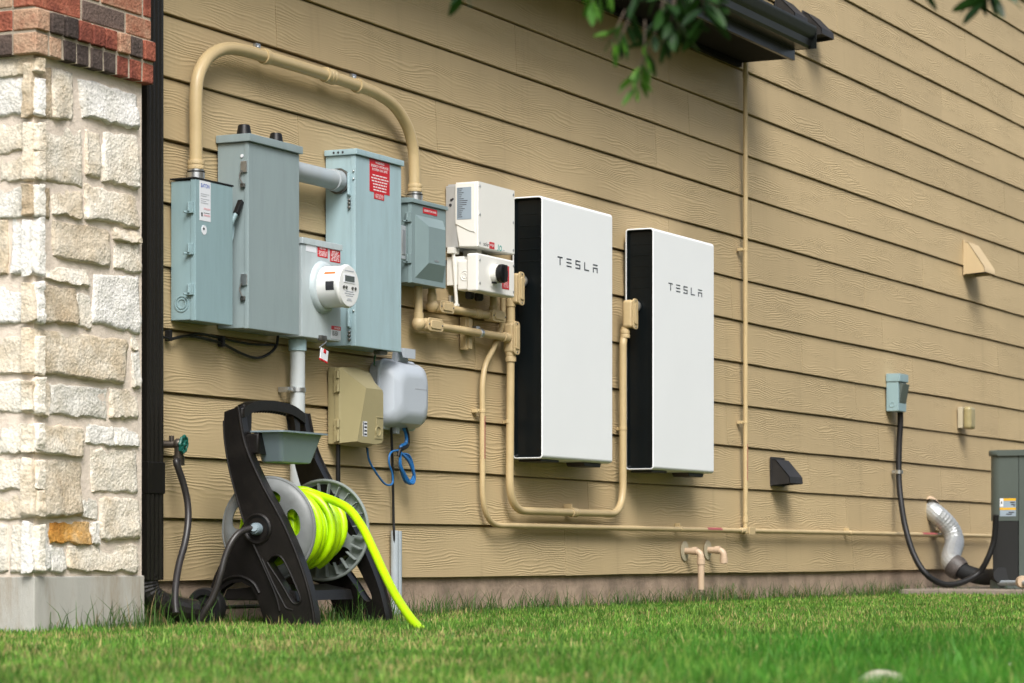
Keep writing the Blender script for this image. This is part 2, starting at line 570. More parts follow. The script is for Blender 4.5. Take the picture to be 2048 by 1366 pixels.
basic('outlet_beige', (0.45, 0.40, 0.28), 0.5, var=0.08)
basic('outlet_cover', (0.33, 0.28, 0.14), 0.3, var=0.15, scale=20)
basic('bark', (0.10, 0.075, 0.055), 0.9, var=0.3, scale=20, bump=0.01, bscale=30)
basic('rock', (0.55, 0.50, 0.40), 0.9, var=0.15, scale=20, bump=0.006, bscale=60)
basic('rock_pink', (0.50, 0.30, 0.22), 0.9, var=0.25, scale=20, bump=0.006, bscale=60)

def leaf_mat(name, c0, c1, trans=0.35):
    m, t, b = nmat(name)
    oi = N(t, 'ShaderNodeObjectInfo')
    mx = N(t, 'ShaderNodeMix', data_type='RGBA')
    mx.inputs[6].default_value = (*c0, 1)
    mx.inputs[7].default_value = (*c1, 1)
    t.links.new(oi.outputs['Random'], mx.inputs[0])
    t.links.new(mx.outputs[2], b.inputs['Base Color'])
    b.inputs['Roughness'].default_value = 0.45
    tr = N(t, 'ShaderNodeBsdfTranslucent')
    t.links.new(mx.outputs[2], tr.inputs['Color'])
    ms = N(t, 'ShaderNodeMixShader')
    ms.inputs[0].default_value = trans
    t.links.new(b.outputs[0], ms.inputs[1])
    t.links.new(tr.outputs[0], ms.inputs[2])
    t.links.new(ms.outputs[0], t.nodes['Material Output'].inputs[0])
    M[name] = m
leaf_mat('leaf', (0.006, 0.028, 0.003), (0.020, 0.070, 0.007), 0.3)
leaf_mat('weed_green', (0.06, 0.16, 0.02), (0.10, 0.22, 0.03), 0.35)
leaf_mat('leaf_young', (0.05, 0.15, 0.012), (0.09, 0.22, 0.018), 0.4)

def grass_mat():
    m, t, b = nmat('grass')
    at = N(t, 'ShaderNodeAttribute', attribute_name='blade_colour')
    t.links.new(at.outputs['Color'], b.inputs['Base Color'])
    b.inputs['Roughness'].default_value = 0.55
    b.inputs['Specular IOR Level'].default_value = 0.3
    tr = N(t, 'ShaderNodeBsdfTranslucent')
    t.links.new(at.outputs['Color'], tr.inputs['Color'])
    ms = N(t, 'ShaderNodeMixShader')
    ms.inputs[0].default_value = 0.35
    t.links.new(b.outputs[0], ms.inputs[1])
    t.links.new(tr.outputs[0], ms.inputs[2])
    t.links.new(ms.outputs[0], t.nodes['Material Output'].inputs[0])
    M['grass'] = m
    m, t, b = nmat('lawn_soil')
    tc = N(t, 'ShaderNodeTexCoord')
    n1 = N(t, 'ShaderNodeTexNoise', Scale=25.0, Detail=8.0, Roughness=0.7)
    t.links.new(tc.outputs['Object'], n1.inputs['Vector'])
    cr = N(t, 'ShaderNodeValToRGB')
    el = cr.color_ramp.elements
    el[0].position = 0.35
    el[0].color = (0.045, 0.05, 0.016, 1)
    el[1].position = 0.65
    el[1].color = (0.10, 0.13, 0.035, 1)
    t.links.new(n1.outputs['Fac'], cr.inputs[0])
    t.links.new(cr.outputs[0], b.inputs['Base Color'])
    b.inputs['Roughness'].default_value = 0.95
    bp = N(t, 'ShaderNodeBump', Strength=1.0, Distance=0.02)
    t.links.new(n1.outputs['Fac'], bp.inputs['Height'])
    t.links.new(bp.outputs[0], b.inputs['Normal'])
    M['lawn_soil'] = m
grass_mat()

# ------------------------------------------------------------------ ground
mb = MB()
mb.quad((-300, -400, 0), (400, -400, 0), (400, 300, 0), (-300, 300, 0))
tag(obj('ground', mb, 'lawn_soil'), kind='structure')

# ------------------------------------------------------------------ siding wall
E = 0.2235
Z0 = P(328, 1163, 0.016).z
GAP = 0.0085                     # open shadow slot under each board edge
LIP = 0.0145                      # how far the bottom edge of a board stands proud
S_LEFT, S_RIGHT = -0.42, 15.0
S_EAVE = P(1471, 125, 0).x
Z_SOFFIT = P(1465, 124, 0.0).z

wall = thing('siding_wall', 'long tan wood grain lap siding wall that carries all the boxes', 'wall', (5.0, 0, 0))
mb = MB()
mb.nbox(S_LEFT - 0.2, S_RIGHT, -0.25, -0.004, -0.15, Z0 + 0.02)
obj('foundation', mb, 'foundation_concrete', wall)
mb = MB()
mb.nbox(S_LEFT - 0.2, S_RIGHT, -0.30, -0.021, Z0 + 0.02, 5.4)
obj('sheathing', mb, 'tan_paint', wall)
known = {0: [P(1127, 1110).x], 1: [P(1690, 1000).x], 2: [P(1615, 950).x], 3: [P(1450, 760).x], 9: [P(1308, 300).x, P(1690, 520).x], 7: [P(1335, 545).x], 11: [P(1333, 160).x], 12: [P(1800, 330).x], 13: [P(1880, 200).x]}
rb = random.Random(3)
for k in range(23):
    z0 = Z0 + k * E
    z1 = z0 + E + 0.028
    if k in known:
        js = sorted(known[k])
        while js[0] - S_LEFT > 3.66: js.insert(0, js[0] - 3.66)
    else:
        js = [S_LEFT + rb.uniform(0.8, 3.66)]
    while js[-1] < S_RIGHT - 3.66: js.append(js[-1] + 3.66 * rb.choice((1, 0.55, 0.82, 0.68)))
    ed = [S_LEFT] + js + [S_RIGHT]
    for a, b_ in zip(ed[:-1], ed[1:]):
        lip = LIP + rb.uniform(-0.0008, 0.0012)
        dz = rb.uniform(-0.0012, 0.0012)
        g = 0.0017
        mb = MB()
        bt = 0.011
        nseg = 6
        # profile across the board, tilted: thin top tucked under the board above
        prof = [(-0.020, z0 + dz + 0.0005), (lip - 0.0012, z0 + dz), (lip, z0 + dz + 0.0015), (0.004, z0 + E - GAP), (-0.020, z0 + E - GAP)]
        rows = []
        for j in range(nseg + 1):
            s_ = a + g + (b_ - a - 2 * g) * j / nseg
            wv = 0.0016 * math.sin(s_ * 1.7 + k * 2.1) + 0.0008 * math.sin(s_ * 5.1 + k)
            rows.append([mb.bm.verts.new(Vector((s_, -n_, z_ + (wv if i_ < 3 else 0)))) for i_, (n_, z_) in enumerate(prof)])
        for r0, r1 in zip(rows[:-1], rows[1:]):
            for i in range(4):
                mb.bm.faces.new((r0[i], r1[i], r1[i + 1], r0[i + 1]))
            mb.bm.faces.new((r0[4], r1[4], r1[0], r0[0]))
        mb.bm.faces.new(rows[0])
        mb.bm.faces.new(rows[-1][::-1])
        obj('siding_board', mb, 'siding', wall)

# ------------------------------------------------------------------ roof eave with gutter
zs = Z_SOFFIT
OH = 0.335
eave = thing('roof_eave', 'dark bronze roof eave with gutter above the equipment', 'eave', (S_EAVE - 1, 0, zs))
S_E0 = -3.0
mb = MB()
mb.nbox(S_E0, S_EAVE, 0.018, OH - 0.02, zs, zs + 0.012)
obj('soffit', mb, 'soffit_dark', eave)
mb = MB()
mb.nbox(S_E0, S_EAVE - 0.03, 0.018, 0.05, zs - 0.028, zs - 0.001, 0.003)
obj('frieze_trim', mb, 'soffit_dark', eave)
mb = MB()
mb.nbox(S_E0, S_EAVE, OH - 0.02, OH, zs - 0.012, zs + 0.17, 0.002)
obj('fascia', mb, 'gutter_green', eave)
mb = MB()
gz = zs + 0.045
prof = [(OH + 0.001, gz), (OH + 0.075, gz), (OH + 0.088, gz + 0.012), (OH + 0.093, gz + 0.045), (OH + 0.112, gz + 0.066), (OH + 0.120, gz + 0.095), (OH + 0.120, gz + 0.112), (OH + 0.108, gz + 0.114), (OH + 0.106, gz + 0.104), (OH + 0.001, gz + 0.104)]
mb.prism([(S_E0, -n_, z_) for n_, z_ in prof], (S_EAVE - S_E0 + 0.0, 0, 0))
obj('gutter', mb, 'gutter_green', eave, sharp=30)
mb = MB()
mb.nbox(S_EAVE + 0.001, S_EAVE + 0.004, OH + 0.001, OH + 0.119, gz - 0.002, gz + 0.110, 0.001)
obj('gutter_end_cap', mb, 'gutter_green', eave)
mb = MB()
zr = zs + 0.175
mb.prism([(S_E0, -(OH + 0.03), zr), (S_E0, 1.0, zr + 0.75), (S_E0, 1.0, zr + 0.78), (S_E0, -(OH + 0.03), zr + 0.02)], (S_EAVE - S_E0 - 0.02, 0, 0))
obj('roof_deck', mb, 'shingle', eave)

# ------------------------------------------------------------------ stone column with brick cap
NP = 0.16                        # front plane of the mortar bed
sc0 = P(66, 700, NP).x
sc1 = P(281, 700, NP).x
column = thing('stone_column', 'rough limestone house corner with corbelled brick courses on top', 'column', (sc0 + 0.3, -0.05, 0))
zb1 = P(66, 1153, NP).z          # top of the concrete base
ztop_stone = P(70, 112, NP + 0.03).z
mb = MB()
mb.box(sc0 - 0.007, sc1 - 0.004, -NP - 0.007, 1.1, zb1 - 0.02, ztop_stone + 0.03)
obj('mortar_bed', mb, 'mortar', column)
mb = MB()
mb.box(sc0 - 0.012, sc1 + 0.006, -NP - 0.014, 1.12, -0.12, zb1, 0.006, 2)
obj('concrete_base', mb, 'column_concrete', column)

def stone(poly, plane, mat, proud, seed):
    """one rough stone: poly of 4 (a, z) corners on the front ('f', a = s) or left ('l', a = n) face"""
    mb = MB()
    US = (0, .018, .05, .10, .18, .27, .36, .45, .55, .64, .73, .82, .90, .95, .982, 1)
    nu = nv = len(US)
    rnd = random.Random(seed)
    tilt = (rnd.uniform(-0.008, 0.008), rnd.uniform(-0.008, 0.008))
    ca, cz = sum(p[0] for p in poly) / 4, sum(p[1] for p in poly) / 4
    gw = 1 + .004 / max(.03, max(abs(p[0] - ca) for p in poly))
    gh = 1 + .003 / max(.03, max(abs(p[1] - cz) for p in poly))
    (a0, z0), (a1, z1), (a2, z2), (a3, z3) = [(ca + (a - ca) * gw, cz + (z - cz) * gh) for a, z in poly]       # TL TR BR BL
    g = []
    for j in range(nv):
        v = US[j]
        row = []
        for i in range(nu):
            u = US[i]
            a = (a0 * (1 - u) + a1 * u) * (1 - v) + (a3 * (1 - u) + a2 * u) * v
            z = (z0 * (1 - u) + z1 * u) * (1 - v) + (z3 * (1 - u) + z2 * u) * v
            e = min(u, 1 - u, v, 1 - v)
            edge = min(1.0, e / 0.06)
            q = Vector((a * 9 + seed * 3.1, z * 9, seed * 1.7))
            j1 = mnoise.noise(q)
            j2 = mnoise.noise(q * 3.1)
            fr = mnoise.fractal(Vector((a * 14 + seed * 7.3, z * 14, seed * 2.1)), 0.7, 2.1, 4)
            er = min(1.0, e / (0.045 + 0.03 * abs(j2)))
            h = (proud * .45 + .55 * proud * min(1, v * 1.3)) * (1 - (1 - er) ** 2) + er * (0.0045 * j1 + 0.0055 * fr) + 0.6 * (tilt[0] * (u - 0.5) + tilt[1] * (v - 0.5))
            if e < 0.015:
                h = -0.02
            # uneven outline
            ja = 0.009 * mnoise.noise(Vector((a * 26, z * 26, seed + 9.0))) + .004 * mnoise.noise(Vector((a * 70, z * 70, seed + 2.0)))
            jz = 0.009 * mnoise.noise(Vector((z * 26, a * 26, seed + 4.0))) + .005 * mnoise.noise(Vector((z * 70, a * 70, seed + 6.0)))
            if plane == 'f': row.append(mb.bm.verts.new((a + ja, -(NP + h), z + jz)))
            else: row.append(mb.bm.verts.new((sc0 - h, -(a + ja), z + jz)))
        g.append(row)
    for j in range(nv - 1):
        for i in range(nu - 1):
            mb.bm.faces.new((g[j][i], g[j][i + 1], g[j + 1][i + 1], g[j + 1][i]))
    mb.bm.faces.new([g[0][i] for i in range(nu)] + [g[j][-1] for j in range(1, nv)] + [g[-1][i] for i in range(nu - 2, -1, -1)] + [g[j][0] for j in range(nv - 2, 0, -1)])
    o = obj('stone', mb, mat, column, sharp=70)
    return o

K = 1247 / 420
def fz(oy, pts):
    return [(P(x / K, oy + y / K, NP + 0.02).x, P(x / K, oy + y / K, NP + 0.02).z) for x, y in pts]
LW, LB_, LN, LO = 'limestone_white', 'limestone_brown', 'limestone', 'limestone_orange'
front = [
 (0, [(205, 372), (325, 400), (322, 705), (190, 690)], LB_), (0, [(330, 405), (450, 440), (440, 712), (328, 700)], LN), (0, [(472, 455), (832, 560), (832, 768), (500, 690)], LW),
 (0, [(200, 715), (508, 768), (508, 1112), (195, 1060)], LN), (0, [(528, 772), (608, 785), (604, 1062), (526, 1042)], LN), (0, [(625, 782), (830, 805), (834, 1130), (616, 1070)], LN),
 (0, [(192, 1098), (316, 1108), (308, 1302), (192, 1272)], LB_), (0, [(325, 1112), (500, 1138), (498, 1297), (325, 1270)], LN), (0, [(516, 1088), (832, 1168), (836, 1358), (518, 1292)], LN),
 (400, [(192, 108), (268, 128), (263, 392), (192, 445)], LW), (400, [(322, 118), (672, 172), (664, 405), (330, 335)], LB_), (400, [(686, 165), (838, 188), (838, 258), (688, 232)], LN),
 (400, [(692, 250), (842, 268), (848, 436), (692, 408)], LN), (400, [(292, 392), (545, 412), (538, 514), (284, 468)], LN), (400, [(192, 478), (476, 528), (468, 742), (190, 722)], LB_),
 (400, [(480, 548), (554, 558), (552, 768), (470, 748)], LN), (400, [(572, 432), (842, 452), (846, 800), (556, 728)], LW), (400, [(190, 760), (794, 826), (752, 1094), (190, 1022)], LN),
 (400, [(796, 806), (836, 816), (832, 890), (798, 884)], LN), (400, [(800, 900), (840, 905), (840, 1118), (802, 1118)], LW), (400, [(190, 1062), (308, 1078), (290, 1284), (190, 1255)], LB_),
 (400, [(312, 1090), (662, 1120), (656, 1304), (304, 1268)], LW), (400, [(668, 1118), (836, 1130), (836, 1304), (668, 1292)], LN),
 (820, [(192, 80), (512, 106), (506, 280), (192, 252)], LN), (820, [(526, 82), (694, 100), (690, 206), (526, 196)], LW), (820, [(696, 100), (836, 110), (836, 218), (694, 208)], LW),
 (820, [(186, 288), (512, 298), (496, 630), (186, 642)], LB_), (820, [(546, 226), (832, 238), (834, 494), (556, 488)], LN), (820, [(510, 526), (594, 536), (588, 648), (504, 634)], LW),
 (820, [(604, 516), (840, 528), (844, 768), (612, 772)], LN), (820, [(192, 668), (302, 690), (302, 954), (190, 966)], LW), (820, [(312, 676), (548, 668), (554, 794), (312, 784)], LO),
 (820, [(556, 666), (596, 668), (592, 800), (558, 796)], LW), (820, [(312, 806), (402, 812), (402, 958), (312, 962)], LW), (820, [(408, 806), (836, 800), (840, 962), (408, 954)], LN),
]
for i, (oy, pts, mt) in enumerate(front):
    stone(fz(oy, pts), 'f', mt, 0.0155 + 0.004 * (i % 3), 10 + i)
# left face (towards the street front): stones running back from the corner
lrows = [(0, 350, 440), (0, 455, 692), (0, 735, 895), (0, 905, 1070), (0, 1108, 1290), (400, 105, 445), (400, 478, 728), (400, 765, 800), (400, 808, 1022), (400, 1060, 1256), (820, 88, 250), (820, 288, 480), (820, 486, 642), (820, 668, 964)]
rl = random.Random(11)
for i, (oy, y0, y1) in enumerate(lrows):
    zt, zb_ = P(66, oy + y0 / K, NP).z, P(66, oy + y1 / K, NP).z
    if zt - zb_ < 0.03: continue
    n = NP + 0.03
    j = 0
    while n > -0.95:
        wdt = rl.uniform(0.13, 0.40) if j else rl.uniform(0.10, 0.24)
        # corner coordinates: a = n, running back (to the left in the picture)
        jit = lambda: rl.uniform(-0.008, 0.008)
        stone([(n, zt + jit()), (n - wdt, zt + jit()), (n - wdt, zb_ + jit()), (n, zb_ + jit())], 'l', rl.choice((LW, LN, LW, LN)), 0.017, 100 + i * 9 + j)
        n -= wdt + 0.018
        j += 1
# brick courses
def brick(s0, s1, n0, n1, z0, z1, mat, seed):
    mb = MB()
    r_ = random.Random(seed)
    mb.nbox(s0, s1, n0, n1, z0, z1, 0.005, 2)
    for v in mb.bm.verts:
        v.co += Vector((1, 1, 1)) * 0.0025 * mnoise.noise(v.co * 30 + Vector((seed, 0, 0)))
    obj('brick', mb, mat, column, sharp=60)
BR, BD, BT = 'brick_red', 'brick_dark', 'brick_tan'
zc = [P(93, 111, NP + 0.05).z]
CH = 0.0755
for k in range(1, 7): zc.append(zc[0] + k * CH)
mb = MB()
mb.box(sc0 - 0.0345, sc1 + 0.024, -NP - 0.0345, 1.1, zc[0] + 0.005, zc[2] - 0.001)
mb.box(sc0 - 0.0345, sc1 + 0.024, -NP - 0.0235, 1.1, zc[2], zc[6])
obj('brick_mortar_bed', mb, 'brick_mortar', column)
NB = NP + 0.040
sB0, sB1 = sc0 - 0.040, sc1 + 0.030
seed = 0
rows_front = {0: [BT, BT, BD, BD, BD, BD, BR, BR, BR], 1: [BT, BD, BD, BR, BR, BR, BT, BD, BR]}
for k in range(6):
    z0_, z1_ = zc[k] + 0.004, zc[k + 1] - 0.005
    if k < 2:
        cols = rows_front[k]
        nb = len(cols)
        first = 0.075
        wd = (sB1 - sB0 - first) / (nb - 1)
        s_ = sB0
        for i, c in enumerate(cols):
            ww = first if i == 0 else wd
            extra = 0.009 if k == 1 else 0.0
            brick(s_ + (0.0055 if i else 0), s_ + ww - 0.0055, NB - 0.09, NB + extra + random.uniform(-0.003, 0.003), z0_, z1_, c, seed)
            seed += 1
            s_ += ww
    else:
        s_ = sB0
        L_ = [0.27, 0.255, 0.21] if k % 2 == 0 else [0.13, 0.25, 0.25, 0.14]
        cols = {2: [BR, BD, BT], 3: [BR, BR, BT, BR], 4: [BT, BR, BD], 5: [BR, BD, BR, BT]}[k]
        for i, (ww, c) in enumerate(zip(L_, cols)):
            ww = min(ww, sB1 - s_)
            if ww < 0.04: break
            brick(s_ + (0.0055 if i else 0), s_ + ww - 0.0055, NB - 0.09, NB - 0.012, z0_, z1_, c, seed)
            seed += 1
            s_ += ww
    n = NB - 0.094
    while n > -0.9:
        ww = 0.19 if k % 2 == 0 else 0.21
        brick(sB0 + 0.0006 * (k % 3), sB0 + 0.09, n - ww + 0.009, n, z0_, z1_, random.choice((BR, BR, BT, BD)), seed)
        seed += 1
        n -= ww

# ------------------------------------------------------------------ downspout
dsx0, dsx1 = P(294, 600, 0.105).x, P(327, 600, 0.105).x
spout = thing('downspout', 'dark bronze ribbed downspout between stone corner and siding', 'downspout', ((dsx0 + dsx1) / 2, -0.06, 0))
mb = MB()
zlow = P(310, 1160, 0.1).z
poly = []
for i in range(13):               # ribbed front
    u = i / 12
    poly.append((dsx0 + (dsx1 - dsx0) * u, -(0.105 + (0.0045 if i % 3 == 1 else 0.0))))
poly += [(dsx1, -0.022), (dsx0, -0.022)]
mb.prism([(x, y, zlow) for x, y in poly], (0, 0, 3.2 - zlow))
obj('pipe', mb, 'bronze_gutter', spout, sharp=25)
mb = MB()
zj = P(310, 924, 0.1).z
mb.nbox(dsx0 - 0.003, dsx1 + 0.003, 0.0165, 0.112, zj - 0.11, zj, 0.004)
obj('sleeve', mb, 'bronze_gutter', spout)
mb = MB()
cx = (dsx0 + dsx1) / 2
pth = smooth([(cx, -0.062, zlow + 0.02), (cx, -0.064, zlow - 0.02), (cx + 0.01, -0.075, zlow - 0.055), (cx + 0.045, -0.10, zlow - 0.085), (cx + 0.10, -0.14, zlow - 0.105), (cx + 0.15, -0.17, zlow - 0.115)], 6)
rad = [0.046 + 0.0014 * (i % 2) for i in range(len(pth))]
mb.tube(pth, 0.046, 16, True, rad)
obj('elbow', mb, 'bronze_gutter', spout, sharp=20)

# ------------------------------------------------------------------ unseen house added behind the camera to block low sky light
sky_block = thing('added_sky_block_house', 'plain tan house added out of view across the yard to block low sky light', 'house', (5, -9.6, 0))
obj('wall', MB().box(-3.5, 16.0, -19.0, -9.6, -.2, 5.2), 'tan_paint', sky_block)
mb = MB()
mb.prism([(-4.0, -9.0, 5.2), (-4.0, -14.3, 8.0), (-4.0, -19.6, 5.2)], (20.5, 0, 0))
obj('roof', mb, 'shingle', sky_block)

# ------------------------------------------------------------------ electrical boxes
NB0 = 0.0165                      # back plane resting on the siding edges

def boxdims(pl, pr, pt, pb, nf):
    a = P(pl, pt, nf)
    b_ = P(pr, pt, nf)
    return a.x, b_.x, a.z, P(pl, pb, nf).z

def screw(mb, s_, n_, z_, r=0.005, h=0.003):
    mb.lathe([(0, h), (r * 0.7, h), (r, h * 0.5), (r, 0)], (s_, -n_, z_), (0, -1, 0), 10)

def latch(root, s_, n_, z_, mat='zinc'):
    """hinge or draw latch on the left side of a box"""
    mb = MB()
    mb.box(s_ - 0.010, s_ + 0.001, -(n_ + 0.020), -(n_ - 0.006), z_ - 0.020, z_ + 0.020, 0.002)
    mb.cyl((s_ - 0.011, -(n_ + 0.004), z_ - 0.012), (s_ - 0.011, -(n_ + 0.004), z_ + 0.016), 0.0045, n=10)
    mb.cyl((s_ - 0.012, -(n_ - 0.004), z_ - 0.016), (s_ - 0.022, -(n_ - 0.010), z_ - 0.016), 0.004, n=8)
    return obj('hinge', mb, mat, root)

# --- disconnect switch (leftmost)
nf = 0.122
s0, s1, zt, zb = boxdims(391, 466, 357, 641, nf)
b1 = thing('disconnect_switch', 'blue grey disconnect switch box with side lever, leftmost on the wall', 'electrical box', ((s0 + s1) / 2, -nf / 2, zb))
mb = MB()
mb.nbox(s0 + 0.004, s1 - 0.004, NB0, nf - 0.012, zb + 0.004, zt - 0.004, 0.003)
obj('body', mb, 'grey_blue', b1)
mb = MB()
mb.nbox(s0, s1, nf - 0.022, nf, zb, zt, 0.004, 2)
cov = obj('cover', mb, 'grey_blue', b1)
mb = MB()
mb.nbox(s0 - 0.003, s1 + 0.002, NB0, nf + 0.002, zt + 0.0005, zt + 0.006, 0.001)
obj('top_gasket', mb, 'black_rubber', b1)
for py in (414, 497, 578):
    latch(b1, s0, nf - 0.026, P(388, py, nf).z, 'grey_blue')
mb = MB()
zk = P(366, 607, 0.07).z
for r in (0.030, 0.020):
    prof = [(r, 0), (r, 0.0025), (r - 0.003, 0.0035), (r - 0.006, 0.0025), (r - 0.006, 0)]
    mb.lathe(prof, (s0 + 0.004, -0.062, zk), (-1, 0, 0), 28)
obj('knockout', mb, 'grey_blue', b1)
# label
la, lb2 = P(399, 362, nf), P(421, 440, nf)
mb = MB()
mb.nbox(la.x, lb2.x, nf, nf + 0.0008, P(399, 440, nf).z, P(399, 360, nf).z)
lab = obj('label_sticker', mb, 'white_label', b1)
lw = lb2.x - la.x
textmesh('lettering', 'EATON', la.x + lw * 0.12, P(405, 375, nf).z, lw * 0.76, 0.014, nf + 0.0012, 'blue_print', lab, bold=0.02)
mb = MB()
for i, (py, wd_) in enumerate(((386, .8), (390, .55), (396, .8), (400, .5), (404, .7))):
    z_ = P(400, py, nf).z
    mb.nbox(la.x + lw * .1, la.x + lw * (.1 + wd_ * .95), nf + .0008, nf + .0014, z_ - .0022, z_)
obj('print', mb, 'grey_print', lab)
for py in (414, 427):
    mb = MB()
    z_ = P(400, py, nf).z
    mb.nbox(la.x + lw * .36, la.x + lw * .95, nf + .0008, nf + .0014, z_ - .006, z_)
    obj('print', mb, 'faded_print', lab)
mb = MB()
z_ = P(400, 424, nf).z
mb.nbox(la.x + lw * .14, la.x + lw * .26, nf + .0008, nf + .0014, z_ - .014, z_)
obj('print', mb, 'black_print', lab)
mb = MB()
mb.nbox(la.x + lw * .36, la.x + lw * .9, nf + .0008, nf + .0014, z_ - .001, z_ + .001)
obj('print', mb, 'black_print', lab)
mb = MB()
c = P(408, 460, nf)
mb.lathe([(0, .0012), (.017, .0012), (.017, 0)], (c.x, -nf, c.z), (0, -1, 0), 24)
st = obj('round_sticker', mb, 'white_label', b1)
mb = MB()
mb.lathe([(0, .0018), (.005, .0018), (.005, 0.0005)], (c.x - .003, -nf, c.z + .004), (0, -1, 0), 14)
obj('print', mb, 'black_print', st)
# lever mechanism standing out on the right side
mb = MB()
xr = s1 + 0.0005
nl_ = 0.098
zc_ = P(470, 460, nf).z
pl = [(0, -.062), (.014, -.064), (.030, -.052), (.046, -.020), (.052, .012), (.046, .040), (.030, .058), (0, .052)]
mb.prism([(xr + u, -nl_, zc_ + v) for u, v in pl], (0, .014, 0), .003)
lp = obj('lever_plate', mb, 'grey_light', b1)
mb = MB()
mb.lathe([(.008, 0), (.008, .006), (0, .007)], (xr + .016, -nl_, zc_ - .040), (0, -1, 0), 12)
obj('pin', mb, 'steel_dark', lp)
mb = MB()
mb.box(-0.010, 0.010, -0.010, 0.010, -0.006, 0.058, 0.004, mat=Matrix.Translation((xr + 0.026, -(nl_ + 0.022), zc_ + 0.062)) @ Matrix.Rotation(math.radians(34), 4, 'Y'))
lev = obj('lever_grip', mb, 'black_plastic', b1)
mb = MB()
mb.tube([(xr + 0.010, -(nl_ + .006), zc_ + 0.015), (xr + 0.014, -(nl_ + .016), zc_ + 0.040), (xr + 0.028, -(nl_ + .022), zc_ + 0.066)], 0.009, 10)
obj('lever_arm', mb, 'grey_blue', b1)
mb = MB()
zz = P(467, 590, nf).z
mb.box(s1 - 0.002, s1 + 0.014, -(nf - 0.01), -(nf - 0.045), zz, zz + 0.035, 0.004)
obj('side_latch', mb, 'grey_light', b1)
mb = MB()
mb.lathe([(0.022, 0), (0.020, 0.014), (0.0, 0.018)], (s1, -0.09, zz - 0.05), (1, 0, 0), 16)
obj('side_hub', mb, 'grey_light', b1)

# --- tall grey cabinet
nf = 0.150
s0, s1, zt, zb = boxdims(497, 599, 283, 657, nf)
b2 = thing('electrical_cabinet', 'tall plain grey cabinet with two black caps on its lid', 'electrical box', ((s0 + s1) / 2, -nf / 2, zb))
mb = MB()
mb.nbox(s0 + 0.003, s1 - 0.003, NB0, nf - 0.014, zb + 0.003, zt, 0.003)
obj('body', mb, 'grey_plain', b2)
mb = MB()
mb.nbox(s0, s1, nf - 0.020, nf, zb, zt, 0.004, 2)
obj('door', mb, 'grey_plain', b2)
mb = MB()
zl = P(497, 267, nf).z
mb.nbox(s0 - 0.010, s1 + 0.008, NB0, nf + 0.012, zt + 0.0005, zl, 0.003)
obj('lid', mb, 'grey_plain', b2)
for px, nn in ((488, 0.085), (552, 0.085)):
    c = P(px, 268, nn)
    mb = MB()
    mb.lathe([(0.030, 0), (0.030, 0.004), (0.0285, 0.006), (0.022, 0.042), (0.019, 0.046), (0, 0.047)], (c.x, -nn, zl), (0, 0, 1), 24)
    obj('cap', mb, 'black_plastic', b2)
for py in (334, 560):
    z_ = P(486, py, nf - 0.02).z
    mb = MB()
    mb.box(s0 - 0.007, s0, -(nf - 0.004), -(nf - 0.030), z_ - 0.020, z_ + 0.022, 0.002)
    h = obj('latch', mb, 'zinc', b2)
    mb = MB()
    mb.tube(smooth([(s0 - 0.009, -(nf - 0.024), z_ - 0.012), (s0 - 0.012, -(nf - 0.030), z_ - 0.035), (s0 - 0.010, -(nf - 0.020), z_ - 0.060)], 5), 0.003, 8)
    mb.box(s0 - 0.008, s0 + 0.001, -(nf - 0.012), -(nf - 0.032), z_ - 0.075, z_ - 0.058, 0.003)
    obj('hasp', mb, 'steel_dark', h)
mb = MB()
mb.cyl((s0 - 0.001, -(nf - 0.028), zt - 0.05), (s0 + 0.004, -(nf - 0.028), zt - 0.05), 0.006, n=12)
obj('keyhole', mb, 'white_label', b2)

# --- meter base
nf = 0.125
s0, s1, zt, zb = boxdims(604, 682, 487, 673, nf)
b3 = thing('meter_box', 'small light grey meter box with round electric meter', 'electrical box', ((s0 + s1) / 2, -nf / 2, zb))
mb = MB()
mb.nbox(s0, s1, NB0, nf, zb, zt, 0.004, 2)
obj('body', mb, 'meter_paint', b3)
mb = MB()
zl = P(604, 474, nf).z
mb.nbox(s0 - 0.006, s1 + 0.003, NB0, nf + 0.006, zt + 0.0005, zl, 0.002)
obj('lid', mb, 'meter_paint', b3)
mc = P(645, 575, nf)
mb = MB()
mb.lathe([(0.100, 0.0), (0.097, 0.012), (0.090, 0.018), (0.082, 0.020), (0.082, 0.010)], (mc.x, -nf, mc.z), (0, -1, 0), 48)
obj('socket_ring', mb, 'meter_paint', b3)
mb = MB()
mb.lathe([(0.081, 0.0), (0.081, 0.020), (0.079, 0.024), (0.079, 0.098), (0.083, 0.101), (0.083, 0.108), (0.077, 0.116), (0.070, 0.117), (0, 0.117)], (mc.x, -nf, mc.z), (0, -1, 0), 48)
met = obj('meter', mb, 'meter_white', b3, sharp=30)
nm = nf + 0.117
mb = MB()
mb.nbox(mc.x - 0.042, mc.x + 0.042, nm, nm + 0.002, mc.z + 0.012, mc.z + 0.044, 0.0008)
obj('display_frame', mb, 'white_label', met)
mb = MB()
mb.nbox(mc.x - 0.036, mc.x + 0.036, nm + 0.002, nm + 0.0028, mc.z + 0.017, mc.z + 0.039)
obj('display', mb, 'lcd', met)
for u in (-0.045, -0.025, 0.022, 0.045):
    mb = MB()
    mb.lathe([(0.006, 0), (0.006, 0.004), (0, 0.005)], (mc.x + u, -nm, mc.z - 0.006), (0, -1, 0), 10)
    obj('button', mb, 'steel_dark', met)
mb = MB()
for i, (wv, v) in enumerate(((0.06, -0.022), (0.075, -0.030), (0.055, -0.038), (0.07, 0.056), (0.03, -0.050), (0.04, -0.056))):
    mb.nbox(mc.x - wv / 2, mc.x + wv / 2, nm, nm + 0.0008, mc.z + v, mc.z + v + 0.0035)
obj('print', mb, 'grey_print', met)
